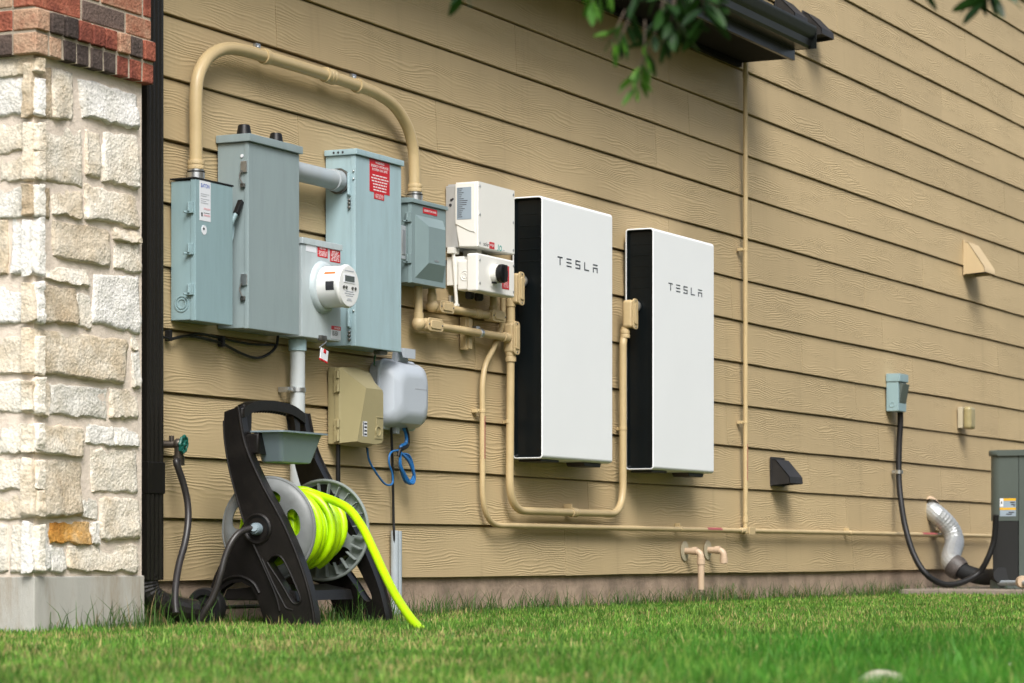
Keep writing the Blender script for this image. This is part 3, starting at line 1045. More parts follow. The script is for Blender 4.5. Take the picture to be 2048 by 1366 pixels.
# stickers on the meter's round side
def band(r, a0, a1, h0, h1, name, mat, parent, k=8):
    mb = MB()
    rows = []
    for i in range(k + 1):
        a = a0 + (a1 - a0) * i / k
        rows.append([mb.bm.verts.new((mc.x + r * math.cos(a), -(nf + h), mc.z + r * math.sin(a))) for h in (h0, h1)])
    for x, y in zip(rows[:-1], rows[1:]):
        mb.bm.faces.new((x[0], x[1], y[1], y[0]))
    return obj(name, mb, mat, parent)
A = math.radians
band(0.0797, A(170), A(194), 0.058, 0.094, 'sticker', 'black_print', met)
band(0.0797, A(140), A(147), 0.045, 0.092, 'sticker', 'orange_print', met)
band(0.0797, A(150), A(168), 0.055, 0.090, 'sticker', 'white_label', met)
def sticker(root, px0, px1, py0, py1, n_, mat, name='warning_label'):
    """py at the left edge"""
    a, b_ = P(px0, py0, n_), P(px1, py0, n_)
    z0 = P(px0, py1, n_).z
    mb = MB()
    mb.nbox(a.x, b_.x, n_, n_ + 0.0009, z0, a.z)
    return obj(name, mb, mat, root), a.x, b_.x, z0, a.z
def lines(root, x0, x1, z0, z1, k, n_, mat='white_print', fill=0.5, seed=0):
    r_ = random.Random(seed)
    mb = MB()
    p = (z1 - z0) / k
    for i in range(k):
        zc_ = z1 - (i + 0.5) * p
        m_ = (x1 - x0) * r_.uniform(0.0, 0.14)
        x = x0 + m_
        while x < x1 - m_:
            ww = r_.uniform(0.010, 0.026)
            mb.nbox(x, min(x + ww, x1 - m_ + 0.001), n_, n_ + 0.0005, zc_ - p * fill / 2, zc_ + p * fill / 2)
            x += ww + 0.005
    return obj('print', mb, mat, root)
o, x0, x1, z0, z1 = sticker(b3, 612, 632, 484, 502, nf, 'white_label', 'faded_label')
o, x0, x1, z0, z1 = sticker(b3, 635, 655, 485, 513, nf, 'red_label')
textmesh('lettering', 'REVENUE\nMETER', x0 + .006, z0 + (z1 - z0) * .55, x1 - x0 - .012, (z1 - z0) * .36, nf + .0013, 'white_print', o, bold=.02)
lines(o, x0 + .006, x1 - .006, z0 + .004, z0 + (z1 - z0) * .46, 4, nf + .0009, seed=1)
o, x0, x1, z0, z1 = sticker(b3, 660, 680, 494, 523, nf, 'red_label')
textmesh('lettering', 'WARNING', x0 + .014, z0 + (z1 - z0) * .82, x1 - x0 - .028, (z1 - z0) * .12, nf + .0013, 'white_print', o, bold=.02)
lines(o, x0 + .005, x1 - .005, z0 + .004, z0 + (z1 - z0) * .78, 7, nf + .0009, seed=2)
o, x0, x1, z0, z1 = sticker(b3, 662, 681, 651, 677, nf, 'white_label', 'danger_label')
mb = MB()
mb.nbox(x0, x1, nf + .0009, nf + .0013, z0 + (z1 - z0) * .70, z1)
rb_ = obj('red_band', mb, 'red_label', o)
textmesh('lettering', 'DANGER', x0 + .022, z0 + (z1 - z0) * .76, x1 - x0 - .028, (z1 - z0) * .17, nf + .0017, 'white_print', o, bold=.02)
lines(o, x0 + .005, x1 - .02, z0 + .012, z0 + (z1 - z0) * .62, 5, nf + .0009, 'black_print', seed=3)
mb = MB()
c = P(648, 676, nf + .01)
mb.nbox(c.x - .025, c.x + .02, nf - .005, nf + .014, c.z - .012, c.z + .010, .004)
obj('seal_hasp', mb, 'steel_dark', b3)
# tag hanging from the seal
tagp = P(648, 710, nf + .012)
tg = thing('seal_tag', 'small red and white plastic seal tag hanging under the meter box', 'tag', tagp)
mb = MB()
mb.box(-.028, .028, -.002, .002, -.022, .022, .001, mat=Matrix.Translation(tagp) @ Matrix.Rotation(math.radians(12), 4, 'Y'))
obj('plate', mb, 'white_label', tg)
mb = MB()
mb.box(-.010, .010, -.004, .004, .006, .022, .003, mat=Matrix.Translation(tagp) @ Matrix.Rotation(math.radians(12), 4, 'Y'))
mb.box(-.029, .029, -.003, .003, -.026, -.019, .001, mat=Matrix.Translation(tagp) @ Matrix.Rotation(math.radians(12), 4, 'Y'))
obj('seal', mb, 'red_label', tg)
mb = MB()
mb.tube(smooth([tagp + Vector((-.012, 0, .02)), P(640, 694, nf + .01), P(652, 684, nf + .012), c], 6), .0022, 8)
obj('seal_wire', mb, 'zinc', tg)

# --- tall light blue-grey panel
nf = 0.152
s0, s1, zt, zb = boxdims(711, 803, 309, 692, nf)
b4 = thing('service_panel', 'tall pale blue grey panel with large red warning label', 'electrical box', ((s0 + s1) / 2, -nf / 2, zb))
mb = MB()
mb.nbox(s0 + 0.003, s1 - 0.003, NB0, nf - 0.012, zb + 0.003, zt, 0.003)
obj('body', mb, 'grey_light', b4)
mb = MB()
mb.nbox(s0, s1, nf - 0.022, nf, zb, zt - 0.001, 0.004, 2)
obj('door', mb, 'grey_light', b4)
mb = MB()
zl = P(711, 297, nf).z
mb.nbox(s0 - 0.008, s1 + 0.006, NB0, nf + 0.010, zt + 0.0005, zl, 0.003)
lid = obj('lid', mb, 'grey_light', b4)
mb = MB()
for nn in (0.06, 0.08, 0.10):
    mb.cyl((s0 - 0.007, -nn, zl - 0.012), (s0 - 0.0095, -nn, zl - 0.012), 0.0045, n=10)
obj('hole', mb, 'black_print', lid)
for py in (368, 632):
    z_ = P(700, py, nf - 0.02).z
    mb = MB()
    mb.box(s0 - 0.006, s0 + 0.001, -(nf - 0.020), -(nf - 0.034), z_ - 0.045, z_ + 0.045, 0.002)
    mb.cyl((s0 - 0.007, -(nf - 0.027), z_ - 0.04), (s0 - 0.007, -(nf - 0.027), z_ + 0.04), 0.006, n=10)
    h = obj('hinge', mb, 'grey_light', b4)
    mb = MB()
    for dz in (-0.075, -0.062, -0.09):
        mb.sphere((s0 - 0.004, -(nf - 0.026), z_ + dz), 0.0065, 8)
    obj('bolt', mb, 'steel_dark', h)
    mb = MB()
    for dz in (0.05, 0.02):
        mb.sphere((s0 - 0.002, -(nf - 0.008), z_ + dz), 0.005, 8)
    obj('bolt', mb, 'zinc', h)
o, x0, x1, z0, z1 = sticker(b4, 739, 779, 317, 382, nf, 'red_label')
# lettering heights as on the photograph
zw = lambda f: z0 + (z1 - z0) * f
textmesh('lettering', 'WARNING', x0 + (x1 - x0) * .28, zw(.885), (x1 - x0) * .44, (z1 - z0) * .075, nf + .0013, 'white_print', o, bold=.02)
textmesh('lettering', 'ENERGY STORAGE', x0 + (x1 - x0) * .07, zw(.775), (x1 - x0) * .86, (z1 - z0) * .075, nf + .0013, 'white_print', o, bold=.02)
textmesh('lettering', 'SYSTEM ON SITE', x0 + (x1 - x0) * .12, zw(.665), (x1 - x0) * .76, (z1 - z0) * .075, nf + .0013, 'white_print', o, bold=.02)
lines(o, x0 + .012, x1 - .012, zw(.03), zw(.57), 6, nf + .0009, fill=.42, seed=5)
o2, x0, x1, z0, z1 = sticker(b4, 748, 768, 384, 397, nf + .0003, 'red_label')
lines(o2, x0 + .006, x1 - .006, z0 + .003, z1 - .004, 4, nf + .0012, fill=.35, seed=6)
mb = MB()
c = P(762, 695, nf - .03)
mb.nbox(c.x - .03, c.x + .03, nf - .05, nf - .015, zb - .016, zb, .004)
obj('bottom_latch', mb, 'steel_dark', b4)

# --- grey conduit nipple between cabinet and panel
pa, pb_ = P(592, 343, 0.075), P(690, 364, 0.075)
zc_ = P(640, 354, 0.075).z
nip = thing('pipe_nipple', 'short fat grey pipe joining tall cabinet to the pale panel', 'pipe', (pa.x, -0.075, zc_))
xe = P(711, 309, 0.152).x + 0.003
mb = MB()
mb.cyl((P(599, 283, 0.150).x - 0.004, -0.078, zc_), (xe, -0.078, zc_), 0.037, n=28)
obj('pipe', mb, 'grey_pvc', nip)
mb = MB()
mb.lathe([(0.037, 0), (0.0425, 0.002), (0.0425, 0.045), (0.037, 0.047)], (xe - 0.06, -0.078, zc_), (1, 0, 0), 28)
obj('collar', mb, 'grey_pvc', nip)
mb = MB()
mb.lathe([(0.044, 0), (0.051, 0.001), (0.051, 0.012), (0.044, 0.013)], (xe - 0.0135, -0.078, zc_), (1, 0, 0), 12)
obj('locknut', mb, 'steel_dark', nip)

# --- generation panel
nf = 0.125
s0, s1, zt, zb = boxdims(823, 892, 405, 565, nf)
b5 = thing('generation_panel', 'small grey panel with raised pyramid door and red name label', 'electrical box', ((s0 + s1) / 2, -nf / 2, zb))
mb = MB()
mb.nbox(s0 + 0.004, s1 - 0.004, NB0, nf - 0.010, zb + 0.003, zt, 0.003)
obj('body', mb, 'grey_panel', b5)
mb = MB()
zl = P(823, 397, nf).z
mb.nbox(s0 - 0.006, s1 + 0.006, NB0, nf + 0.008, zt + 0.0005, zl, 0.002)
mb.nbox(s0, s1, NB0 + .02, nf - .01, zl, zl + 0.006, 0.002)
obj('lid', mb, 'grey_panel', b5)
mb = MB()
wd_, hh = s1 - s0, zt - zb
v0 = [(s0, zb), (s1, zb), (s1, zt), (s0, zt)]
lay = [(nf - 0.016, [(0, 0), (1, 0), (1, 1), (0, 1)]), (nf, [(0.008, 0.006), (0.992, 0.006), (0.992, 0.994), (0.008, 0.994)]), (nf, [(0.10, 0.07), (0.90, 0.07), (0.90, 0.86), (0.10, 0.86)]), (nf + 0.026, [(0.33, 0.27), (0.82, 0.27), (0.82, 0.73), (0.33, 0.73)])]
rings = [[mb.bm.verts.new((s0 + u * wd_, -n_, zb + v * hh)) for u, v in q] for n_, q in lay]
for a, b_ in zip(rings[:-1], rings[1:]):
    for i in range(4):
        mb.bm.faces.new((a[i], a[(i + 1) % 4], b_[(i + 1) % 4], b_[i]))
mb.bm.faces.new(rings[-1])
mb.bm.faces.new(rings[0][::-1])
dr = obj('door', mb, 'grey_panel', b5, sharp=12)
mb = MB()
mb.nbox(s0 + wd_ * .50, s0 + wd_ * .62, nf + 0.026, nf + 0.0268, zb + hh * .30, zb + hh * .325)
obj('nameplate', mb, 'zinc', dr)
mb = MB()
mb.nbox(s0 + wd_ * .84, s0 + wd_ * .90, nf + 0.001, nf + 0.012, zb + hh * .45, zb + hh * .78, .003)
obj('handle', mb, 'zinc', dr)
o, x0, x1, z0, z1 = sticker(b5, 846, 874, 414, 426, nf + .0004, 'red_label')
textmesh('lettering', 'GENERATION PANEL', x0 + .006, z0 + (z1 - z0) * .32, x1 - x0 - .012, (z1 - z0) * .36, nf + .0018, 'white_print', o, bold=.02)
for py in (432, 515):
    latch(b5, s0 + .002, nf - 0.020, P(815, py, nf).z, 'grey_panel')

# --- grey conduit body on the right side of the pale panel
xs = P(803, 480, 0.152).x
cb = thing('conduit_body', 'grey conduit elbow body squeezed between the pale and small panels', 'conduit fitting', (xs, -0.08, P(810, 490, .08).z))
zc_ = P(812, 492, .10).z
mb = MB()
mb.box(xs + 0.001, xs + 0.052, -0.135, -0.045, zc_ - 0.062, zc_ + 0.066, 0.018, 3)
obj('body', mb, 'grey_pvc', cb)
mb = MB()
mb.box(xs + 0.004, xs + 0.050, -0.146, -0.136, zc_ - 0.066, zc_ + 0.070, 0.004, 2)
cvr = obj('cover', mb, 'grey_pvc', cb)
mb = MB()
mb.box(xs + 0.014, xs + 0.040, -0.149, -0.146, zc_ - 0.048, zc_ + 0.052, 0.0015, 1)
obj('pad', mb, 'zinc', cvr)
mb = MB()
mb.cyl((xs + .026, -.09, zc_ - .06), (xs + .026, -.09, zc_ - .10), .024, n=18)
mb.cyl((xs + .002, -.09, zc_ - .11), (xs + .04, -.09, zc_ - .11), .020, n=18)
obj('hub', mb, 'grey_pvc', cb)

# ------------------------------------------------------------------ meter riser conduit
nr = 0.070
c0, c1 = P(595, 690, nr), P(593, 1180, nr)
rise = thing('meter_riser', 'white vertical plastic riser pipe below the meter box', 'pipe', (c0.x, -nr, 0))
mb = MB()
mb.cyl((c0.x, -nr, -0.05), (c0.x, -nr, P(595, 676, nr).z), 0.0285, n=24)
obj('pipe', mb, 'white_pvc', rise)
mb = MB()
zt_ = P(595, 673, nr).z
mb.lathe([(0.0285, 0), (0.034, 0.001), (0.034, 0.042), (0.0285, 0.043)], (c0.x, -nr, zt_ - 0.055), (0, 0, 1), 24)
obj('collar', mb, 'grey_light', rise)
mb = MB()
zt_ = P(595, 780, nr).z
mb.lathe([(0.029, 0), (0.032, 0.0005), (0.032, 0.016), (0.029, 0.0165)], (c0.x, -nr, zt_ - 0.008), (0, 0, 1), 24)
mb.box(c0.x - 0.085, c0.x - 0.028, -nr - 0.008, -nr + 0.006, zt_ - 0.006, zt_ + 0.006, 0.001)
mb.box(c0.x - 0.055, c0.x - 0.040, -nr - 0.014, -0.017, zt_ - 0.010, zt_ + 0.010, 0.002)
obj('clamp', mb, 'zinc', rise)

# ------------------------------------------------------------------ tan conduits
def coupling(mb, c, ax, r, ln, ridges=1):
    c = Vector(c)
    ax = Vector(ax).normalized()
    prof = [(r * 0.9, -ln / 2)]
    for i in range(ridges):
        a = -ln / 2 + ln * i / ridges
        b_ = -ln / 2 + ln * (i + 1) / ridges
        prof += [(r * 1.22, a + ln * .03), (r * 1.28, (a + b_) / 2), (r * 1.22, b_ - ln * .03)]
        if i < ridges - 1: prof.append((r * 1.08, b_))
    prof.append((r * 0.9, ln / 2))
    mb.lathe(prof, c, ax, 20)

nA = 0.066
arch_px = [(392, 340), (392, 260), (392, 190), (397, 150), (414, 117), (440, 100), (466, 97), (500, 104), (540, 116), (600, 134), (660, 153), (720, 173), (757, 189), (790, 214), (814, 252), (826, 295), (829, 340), (829, 378)]
ap = smooth([P(x, y, nA) for x, y in arch_px], 6)
arch = thing('arch_conduit', 'thick tan conduit arching over the grey boxes', 'conduit', (ap[0].x, -nA, ap[0].z))
mb = MB()
mb.tube(ap, 0.0235, 18)
obj('pipe', mb, 'tan_paint', arch)
for (x, y, x2, y2, rid) in ((530, 113, 560, 122, 1), (658, 152, 690, 163, 3), (716, 172, 740, 181, 1)):
    mb = MB()
    a, b_ = P(x, y, nA), P(x2, y2, nA)
    coupling(mb, a, b_ - a, 0.0235, 0.03 if rid == 1 else 0.075, rid)
    obj('coupling', mb, 'tan_paint', arch)
for (x, y, y1, y2) in ((392, 330, 322, 352), (830, 378, 368, 397)):
    c = P(x, y, nA)
    mb = MB()
    coupling(mb, (c.x, c.y, P(x, y1 + 8, nA).z), (0, 0, 1), 0.024, 0.034, 2)
    obj('coupling', mb, 'tan_fitting', arch)
    mb = MB()
    zb_ = P(x, y2, nA).z
    zt_ = P(x, y1 + 15, nA).z
    mb.lathe([(0.020, zb_ - 0.02), (0.031, zb_ - 0.02), (0.031, (zb_ + zt_) / 2 - .002), (0.028, (zb_ + zt_) / 2), (0.028, zt_ - .004), (0.02, zt_)], (c.x, c.y, 0), (0, 0, 1), 20)
    con = obj('connector', mb, 'zinc', arch)
    mb = MB()
    mb.lathe([(0.027, 0), (0.0325, .0005), (0.0325, .004), (0.027, .0045)], (c.x, c.y, (zb_ + zt_) / 2 - .001), (0, 0, 1), 20)
    obj('gasket', mb, 'black_rubber', con)
for (x, y) in ((517, 94), (709, 155)):
    c = P(x, y, 0.02)
    mb = MB()
    mb.nbox(c.x - .016, c.x + .016, .006, .020, c.z - .014, c.z + .014, .002)
    screw(mb, c.x, .020, c.z, .007, .004)
    obj('strap_foot', mb, 'zinc', arch)

def lbody(root, c, axis, ln, rad, mat='tan_fitting', face='front'):
    """conduit body with an oval cover plate; axis 's' or 'z' is its long direction"""
    c = Vector(c)
    mb = MB()
    if axis == 'z':
        mb.box(c.x - rad, c.x + rad, c.y - rad * 0.95, c.y + rad, c.z - ln / 2, c.z + ln / 2, rad * 0.55, 3)
    else:
        mb.box(c.x - ln / 2, c.x + ln / 2, c.y - rad * 0.95, c.y + rad, c.z - rad, c.z + rad, rad * 0.55, 3)
    bd = obj('conduit_body', mb, mat, root)
    k = 1.08
    mb = MB()
    def oval(h, wv, y0, dy, bev):
        pts = []
        r = wv * 0.62
        for (qx, qz, a0) in ((1, 1, 0), (-1, 1, 90), (-1, -1, 180), (1, -1, 270)):
            for i in range(5):
                a = math.radians(a0 + 90 * i / 4)
                if axis == 'z': pts.append((c.x + qx * (wv - r) + r * math.cos(a), y0, c.z + qz * (h - r) + r * math.sin(a)))
                else: pts.append((c.x + qx * (h - r) + r * math.cos(a), y0, c.z + qz * (wv - r) + r * math.sin(a)))
        mb.prism(pts, (0, -dy, 0), bev, 1)
    y0 = c.y - rad * 0.93
    oval(ln / 2 * k, rad * 1.05, y0, 0.007, 0.0015)
    oval(ln / 2 * 0.74, rad * 0.66, y0 - 0.0065, 0.005, 0.002)
    cv = obj('cover', mb, mat, bd)
    mb = MB()
    for sg in (-1, 1):
        q = c + (Vector((0, 0, 1)) if axis == 'z' else Vector((1, 0, 0))) * (sg * ln / 2 * 0.93)
        mb.sphere((q.x, y0 - 0.007, q.z), 0.0042, 8)
    obj('screw', mb, 'steel_dark', bd)
    return bd

# upper run: generation panel -> inverter switch
nU = 0.062
up = thing('panel_to_inverter_conduit', 'upper short tan conduit from small panel to white inverter', 'conduit', P(880, 617, nU))
x_v, x_e = P(864, 600, nU).x, P(985, 628, nU).x
zc_ = P(883, 615, nU).z
mb = MB()
mb.cyl((x_v, -nU, zc_), (x_v, -nU, P(823, 565, .125).z + .01), .0165, n=16)
mb.lathe([(.0165, 0), (.020, .001), (.020, .035), (.0165, .036)], (x_v, -nU, zc_ + .015), (0, 0, 1), 16)
mb.cyl((x_v + .02, -nU, zc_), (x_e, -nU, zc_), .0165, n=16)
obj('pipe', mb, 'tan_paint', up)
mb = MB()
mb.sphere((x_v, -nU, zc_), .027, 16)
obj('elbow', mb, 'tan_fitting', up)
lbody(up, (x_v + .085, -nU, zc_), 's', .115, .024)
mb = MB()
coupling(mb, (P(952, 625, nU).x + .01, -nU, zc_), (1, 0, 0), .0165, .055, 3)
obj('coupling', mb, 'tan_fitting', up)
lbody(up, (x_e + .01, -nU, zc_), 's', .12, .024)
x_i = P(987, 600, nU).x
mb = MB()
mb.cyl((x_i, -nU, zc_), (x_i, -nU, P(950, 580, .15).z + .05), .0165, n=16)
mb.lathe([(.0165, 0), (.021, .001), (.021, .025), (.0165, .026)], (x_i, -nU, zc_ + .018), (0, 0, 1), 16)
obj('riser', mb, 'tan_paint', up)

# lower run: generation panel -> junction tee beside battery, on to both batteries
nL = 0.066
zl_ = P(850, 649, nL).z
x_v = P(837, 620, nL).x
xt = P(1019, 680, nL).x
low = thing('panel_to_battery_conduit', 'lower short tan conduit from small panel to battery tee', 'conduit', (x_v, -nL, zl_))
mb = MB()
mb.cyl((x_v, -nL, zl_), (x_v, -nL, P(823, 565, .125).z + .01), .0175, n=16)
mb.lathe([(.0175, 0), (.021, .001), (.021, .028), (.0175, .029)], (x_v, -nL, zl_ + .015), (0, 0, 1), 16)
mb.cyl((x_v + .02, -nL, zl_), (xt, -nL, zl_), .0175, n=16)
obj('pipe', mb, 'tan_paint', low)
mb = MB()
mb.sphere((x_v, -nL, zl_), .029, 16)
obj('elbow', mb, 'tan_fitting', low)
lbody(low, (x_v + .095, -nL, zl_), 's', .125, .026)
mb = MB()
c = P(930, 672, .03)
mb.nbox(c.x - .022, c.x + .022, .017, .045, zl_ - .075, zl_ + .065, .002)
mb.nbox(c.x - .004, c.x + .030, .045, .050, zl_ - .070, zl_ + .060, .001)
st = obj('strut_channel', mb, 'tan_paint', low)
mb = MB()
mb.nbox(c.x + .05, c.x + .085, .04, .06, zl_ + .018, zl_ + .030, .002)
mb.lathe([(.0175, -.012), (.0205, -.011), (.0205, .011), (.0175, .012)], (c.x + .068, -nL, zl_), (1, 0, 0), 16)
obj('clamp', mb, 'zinc', low)
mb = MB()
coupling(mb, (xt - .045, -nL, zl_), (1, 0, 0), .0175, .055, 3)
obj('coupling', mb, 'tan_fitting', low)

# battery loop
loop = thing('battery_conduit', 'tan conduit looping under the first battery to the second', 'conduit', (xt, -nL, zl_))
lbody(loop, (xt + .012, -nL, P(1024, 677, nL).z), 'z', .135, .027)
x6 = xt + .012
mb = MB()
mb.cyl((x6, -nL, P(1024, 655, nL).z), (x6, -nL, P(1022, 590, nL).z), .019, n=16)
mb.lathe([(.019, 0), (.0225, .001), (.0225, .030), (.019, .031)], (x6, -nL, P(1022, 614, nL).z), (0, 0, 1), 16)
mb.lathe([(.019, 0), (.0225, .001), (.0225, .022), (.019, .023)], (x6, -nL, P(1022, 652, nL).z), (0, 0, 1), 16)
obj('nipple', mb, 'tan_paint', loop)
nH = 0.085
lbody(loop, (x6 + .010, -nH, P(1028, 577, nH).z), 'z', .135, .026)
mb = MB()
zh = P(1040, 562, nH).z
mb.cyl((x6 + .02, -nH, zh), (x6 + .095, -nH, zh), .017, n=16)
mb.lathe([(.017, 0), (.021, .001), (.021, .024), (.017, .025)], (x6 + .04, -nH, zh), (1, 0, 0), 16)
obj('hub', mb, 'tan_fitting', loop)
mb = MB()
mb.lathe([(.018, 0), (.027, .001), (.027, .012), (.022, .016), (.018, .017)], (x6 + .066, -nH, zh), (1, 0, 0), 16)
obj('locknut', mb, 'zinc', loop)
# main bend
nB = 0.060
xr_ = P(1246, 700, nB).x
ztp = P(1018, 715, nB).z
zlo = P(1120, 1024, nB).z
pts = fillet([(x6, -nL, P(1018, 700, nL).z), (x6, -nB, zlo), (xr_, -nB, zlo), (xr_, -nB, P(1247, 690, nB).z)], [.15, .15], 12)
pts += smooth([(xr_ , -nB, P(1247, 690, nB).z), (xr_ + .012, -nB, P(1250, 675, nB).z), (xr_ + .016, -nB - .004, P(1251, 655, nB).z)], 4)[1:]
mb = MB()
mb.tube(pts, .0175, 16)
obj('pipe', mb, 'tan_paint', loop)
mb = MB()
coupling(mb, (x6, -nL, P(1018, 712, nL).z), (0, 0, 1), .019, .05, 2)
obj('coupling', mb, 'tan_fitting', loop)
mb = MB()
coupling(mb, (xr_ + .016, -nB - .004, P(1251, 668, nB).z), (0, 0, 1), .0185, .042, 2)
obj('coupling', mb, 'tan_fitting', loop)
mb = MB()
xm = P(1147, 1024, nB).x
coupling(mb, (xm, -nB, zlo), (1, 0, 0), .0175, .06, 3)
mb.nbox(xm - .02, xm - .006, .018, .06, zlo + .015, zlo + .04, .002)
obj('coupling', mb, 'tan_paint', loop)
for (xx, py) in ((x6, 843), (xr_, 857)):
    mb = MB()
    zz = P(1018 if xx == x6 else 1246, py, nB).z
    mb.lathe([(.0172, -.008), (.0195, -.007), (.0195, .007), (.0172, .008)], (xx, -nB, zz), (0, 0, 1), 16)
    mb.nbox(xx + .015, xx + .040, .018, nB, zz - .008, zz + .008, .002)
    obj('strap', mb, 'tan_paint', loop)
n2 = 0.085
zb2 = P(1257, 628, n2).z
lbody(loop, (xr_ + .020, -n2, zb2), 'z', .135, .028)
mb = MB()
zh = P(1268, 612, n2).z
mb.cyl((xr_ + .03, -n2, zh), (xr_ + .13, -n2, zh), .018, n=16)
mb.lathe([(.018, 0), (.023, .001), (.023, .024), (.018, .025)], (xr_ + .05, -n2, zh), (1, 0, 0), 16)
obj('hub', mb, 'tan_fitting', loop)
mb = MB()
mb.lathe([(.018, 0), (.028, .001), (.028, .012), (.023, .016), (.018, .017)], (xr_ + .085, -n2, zh), (1, 0, 0), 16)
obj('locknut', mb, 'zinc', loop)

# long thin run along the bottom of the wall
nT = 0.046
xa, xb = P(1001, 610, nT).x, P(965, 800, nT).x
zrun = P(1200, 1055, nT).z
x_end = P(1985, 1070, nT).x
# keep the run level: the photographed pipe follows the wall's own horizontals
pts = smooth([(xa, -nT - .01, P(1001, 596, nT).z + .04), (xa, -nT - .01, P(1001, 640, nT).z), P(998, 668, nT), P(985, 700, nT), P(971, 730, nT), (xb, -nT, P(965, 770, nT).z), (xb, -nT, P(965, 820, nT).z)], 6)
pts += fillet([(xb, -nT, P(965, 830, nT).z), (xb, -nT, zrun), (x_end, -nT, zrun)], [.17], 12)
run = thing('long_thin_conduit', 'thin tan conduit from the inverter down and along the wall foot', 'conduit', (xb, -nT, zrun))
mb = MB()
mb.tube(pts, .0125, 14)
obj('pipe', mb, 'tan_paint', run)
def strap(root, x, z, vert=False):
    mb = MB()
    if vert:
        mb.lathe([(.0123, -.007), (.0145, -.006), (.0145, .006), (.0123, .007)], (x, -nT, z), (0, 0, 1), 14)
        mb.nbox(x - .042, x - .010, .014, nT - .004, z - .008, z + .008, .002)
        screw(mb, x - .03, nT - .004, z, .006)
    else:
        mb.lathe([(.0123, -.010), (.0145, -.009), (.0145, .009), (.0123, .010)], (x, -nT, z), (1, 0, 0), 14)
        mb.nbox(x - .008, x + .008, .014, nT - .004, z + .010, z + .030, .002)
    return obj('strap', mb, 'tan_paint', root)
strap(run, xb, P(965, 822, nT).z, True)
for px in (1362, 1880, 1700):
    strap(run, P(px, 1062, nT).x, zrun)
def redstrip(root, a, b_, r=.0128, ang=(-60, 20)):
    """red sticker wrapped on part of the pipe"""
    a, b_ = Vector(a), Vector(b_)
    ax = (b_ - a).normalized()
    u = Vector((0, -1, 0))
    v = ax.cross(u)
    mb = MB()
    rows = []
    for i in range(6):
        t_ = math.radians(ang[0] + (ang[1] - ang[0]) * i / 5)
        q = u * math.cos(t_) * r + v * math.sin(t_) * r
        rows.append((mb.bm.verts.new(a + q), mb.bm.verts.new(b_ + q)))
    for x, y in zip(rows[:-1], rows[1:]):
        mb.bm.faces.new((x[0], x[1], y[1], y[0]))
    return obj('red_sticker', mb, 'faded_red', root)
redstrip(run, (xb, -nT, P(965, 918, nT).z), (xb, -nT, P(965, 832, nT).z), ang=(-20, 60))
redstrip(run, (P(1412, 1060, nT).x, -nT, zrun), (P(1441, 1060, nT).x, -nT, zrun), ang=(-80, 0))
redstrip(run, (P(1843, 1066, nT).x, -nT, zrun), (P(1872, 1066, nT).x, -nT, zrun), ang=(-80, 0))
# tee and vertical branch
xv = P(1491, 1050, nT).x
mb = MB()
coupling(mb, (xv - .05, -nT, zrun), (1, 0, 0), .0125, .05, 2)
mb.nbox(xv - .025, xv + .10, nT - .018, nT + .016, zrun - .018, zrun + .016, .006)
tee = obj('tee_body', mb, 'tan_fitting', run)
mb = MB()
mb.nbox(xv + .005, xv + .095, nT + .016, nT + .021, zrun - .022, zrun + .020, .003)
obj('cover', mb, 'tan_fitting', tee)
br = thing('vertical_thin_conduit', 'thin tan conduit rising straight up to the roof eave', 'conduit', (xv, -nT, zrun))
mb = MB()
mb.cyl((xv, -nT, zrun + .012), (xv, -nT, 3.3), .0125, n=14)
obj('pipe', mb, 'tan_paint', br)
mb = MB()
coupling(mb, (xv, -nT, P(1492, 1040, nT).z), (0, 0, 1), .0125, .03, 1)
obj('coupling', mb, 'tan_fitting', br)
mb = MB()
coupling(mb, (xv, -nT, P(1489, 150, nT).z), (0, 0, 1), .0125, .03, 1)
obj('coupling', mb, 'tan_fitting', br)
strap(br, xv, P(1491, 845, nT).z, True)
strap(br, xv, P(1491, 500, nT).z, True)
redstrip(br, (xv, -nT, P(1492, 962, nT).z), (xv, -nT, P(1492, 888, nT).z), ang=(-20, 60))

# ------------------------------------------------------------------ inverter
nf = 0.172
s0, s1, zt, zb = boxdims(956, 1030, 362, 494, nf)
inv = thing('solar_inverter', 'white solar inverter with rotary switch box below it', 'inverter', ((s0 + s1) / 2, -nf / 2, zb))
mb = MB()
mb.nbox(s0 + .004, s1 - .004, NB0, .078, zb + .004, zt - .012, .004)
for i in range(7):
    mb.nbox(s0 + .02 + i * .045, s0 + .026 + i * .045, NB0 + .004, .070, zb - .004, zt - .004)
hs_ = obj('heat_sink', mb, 'brushed', inv)
mb = MB()
for (nn, py, r) in ((.045, 400, .006), (.040, 410, .007), (.052, 398, .004)):
    mb.cyl((s0 + .004, -nn, P(900, py, .04).z), (s0 + .002, -nn, P(900, py, .04).z), r, n=10)
obj('hole', mb, 'black_print', hs_)
mb = MB()
# cover side steps back towards the bottom
zk = P(913, 447, .08).z
prof = [(.070, zk), (.070, zt - .004), (nf, zt), (nf, zb), (.085, zb), (.085, zk - .05), (.13, zk - .075), (.13, zk - .06)]
prof = [(.066, zt), (nf, zt), (nf, zb + .004), (nf - .006, zb), (.078, zb + .004), (.078, zk - .018), (.066, zk)]
mb.prism([(s0, -n_, z_) for n_, z_ in prof], (s1 - s0, 0, 0), .006, 3)
cov = obj('cover', mb, 'white_cast', inv)
mb = MB()
mb.prism([(s0 - .003, -.0665, zt - .006), (s0 - .003, -nf + .014, zt - .006), (s0 - .003, -nf + .014, zk - .04), (s0 - .003, -.13, zk - .03), (s0 - .003, -.0665, zk)], (.006, 0, 0), .002)
obj('side_panel', mb, 'white_cast', cov)
mb = MB()
la, lb2 = .074, .142
mb.box(s0 - .0042, s0 - .0032, -lb2, -la, P(930, 440, .1).z, P(930, 376, .1).z)
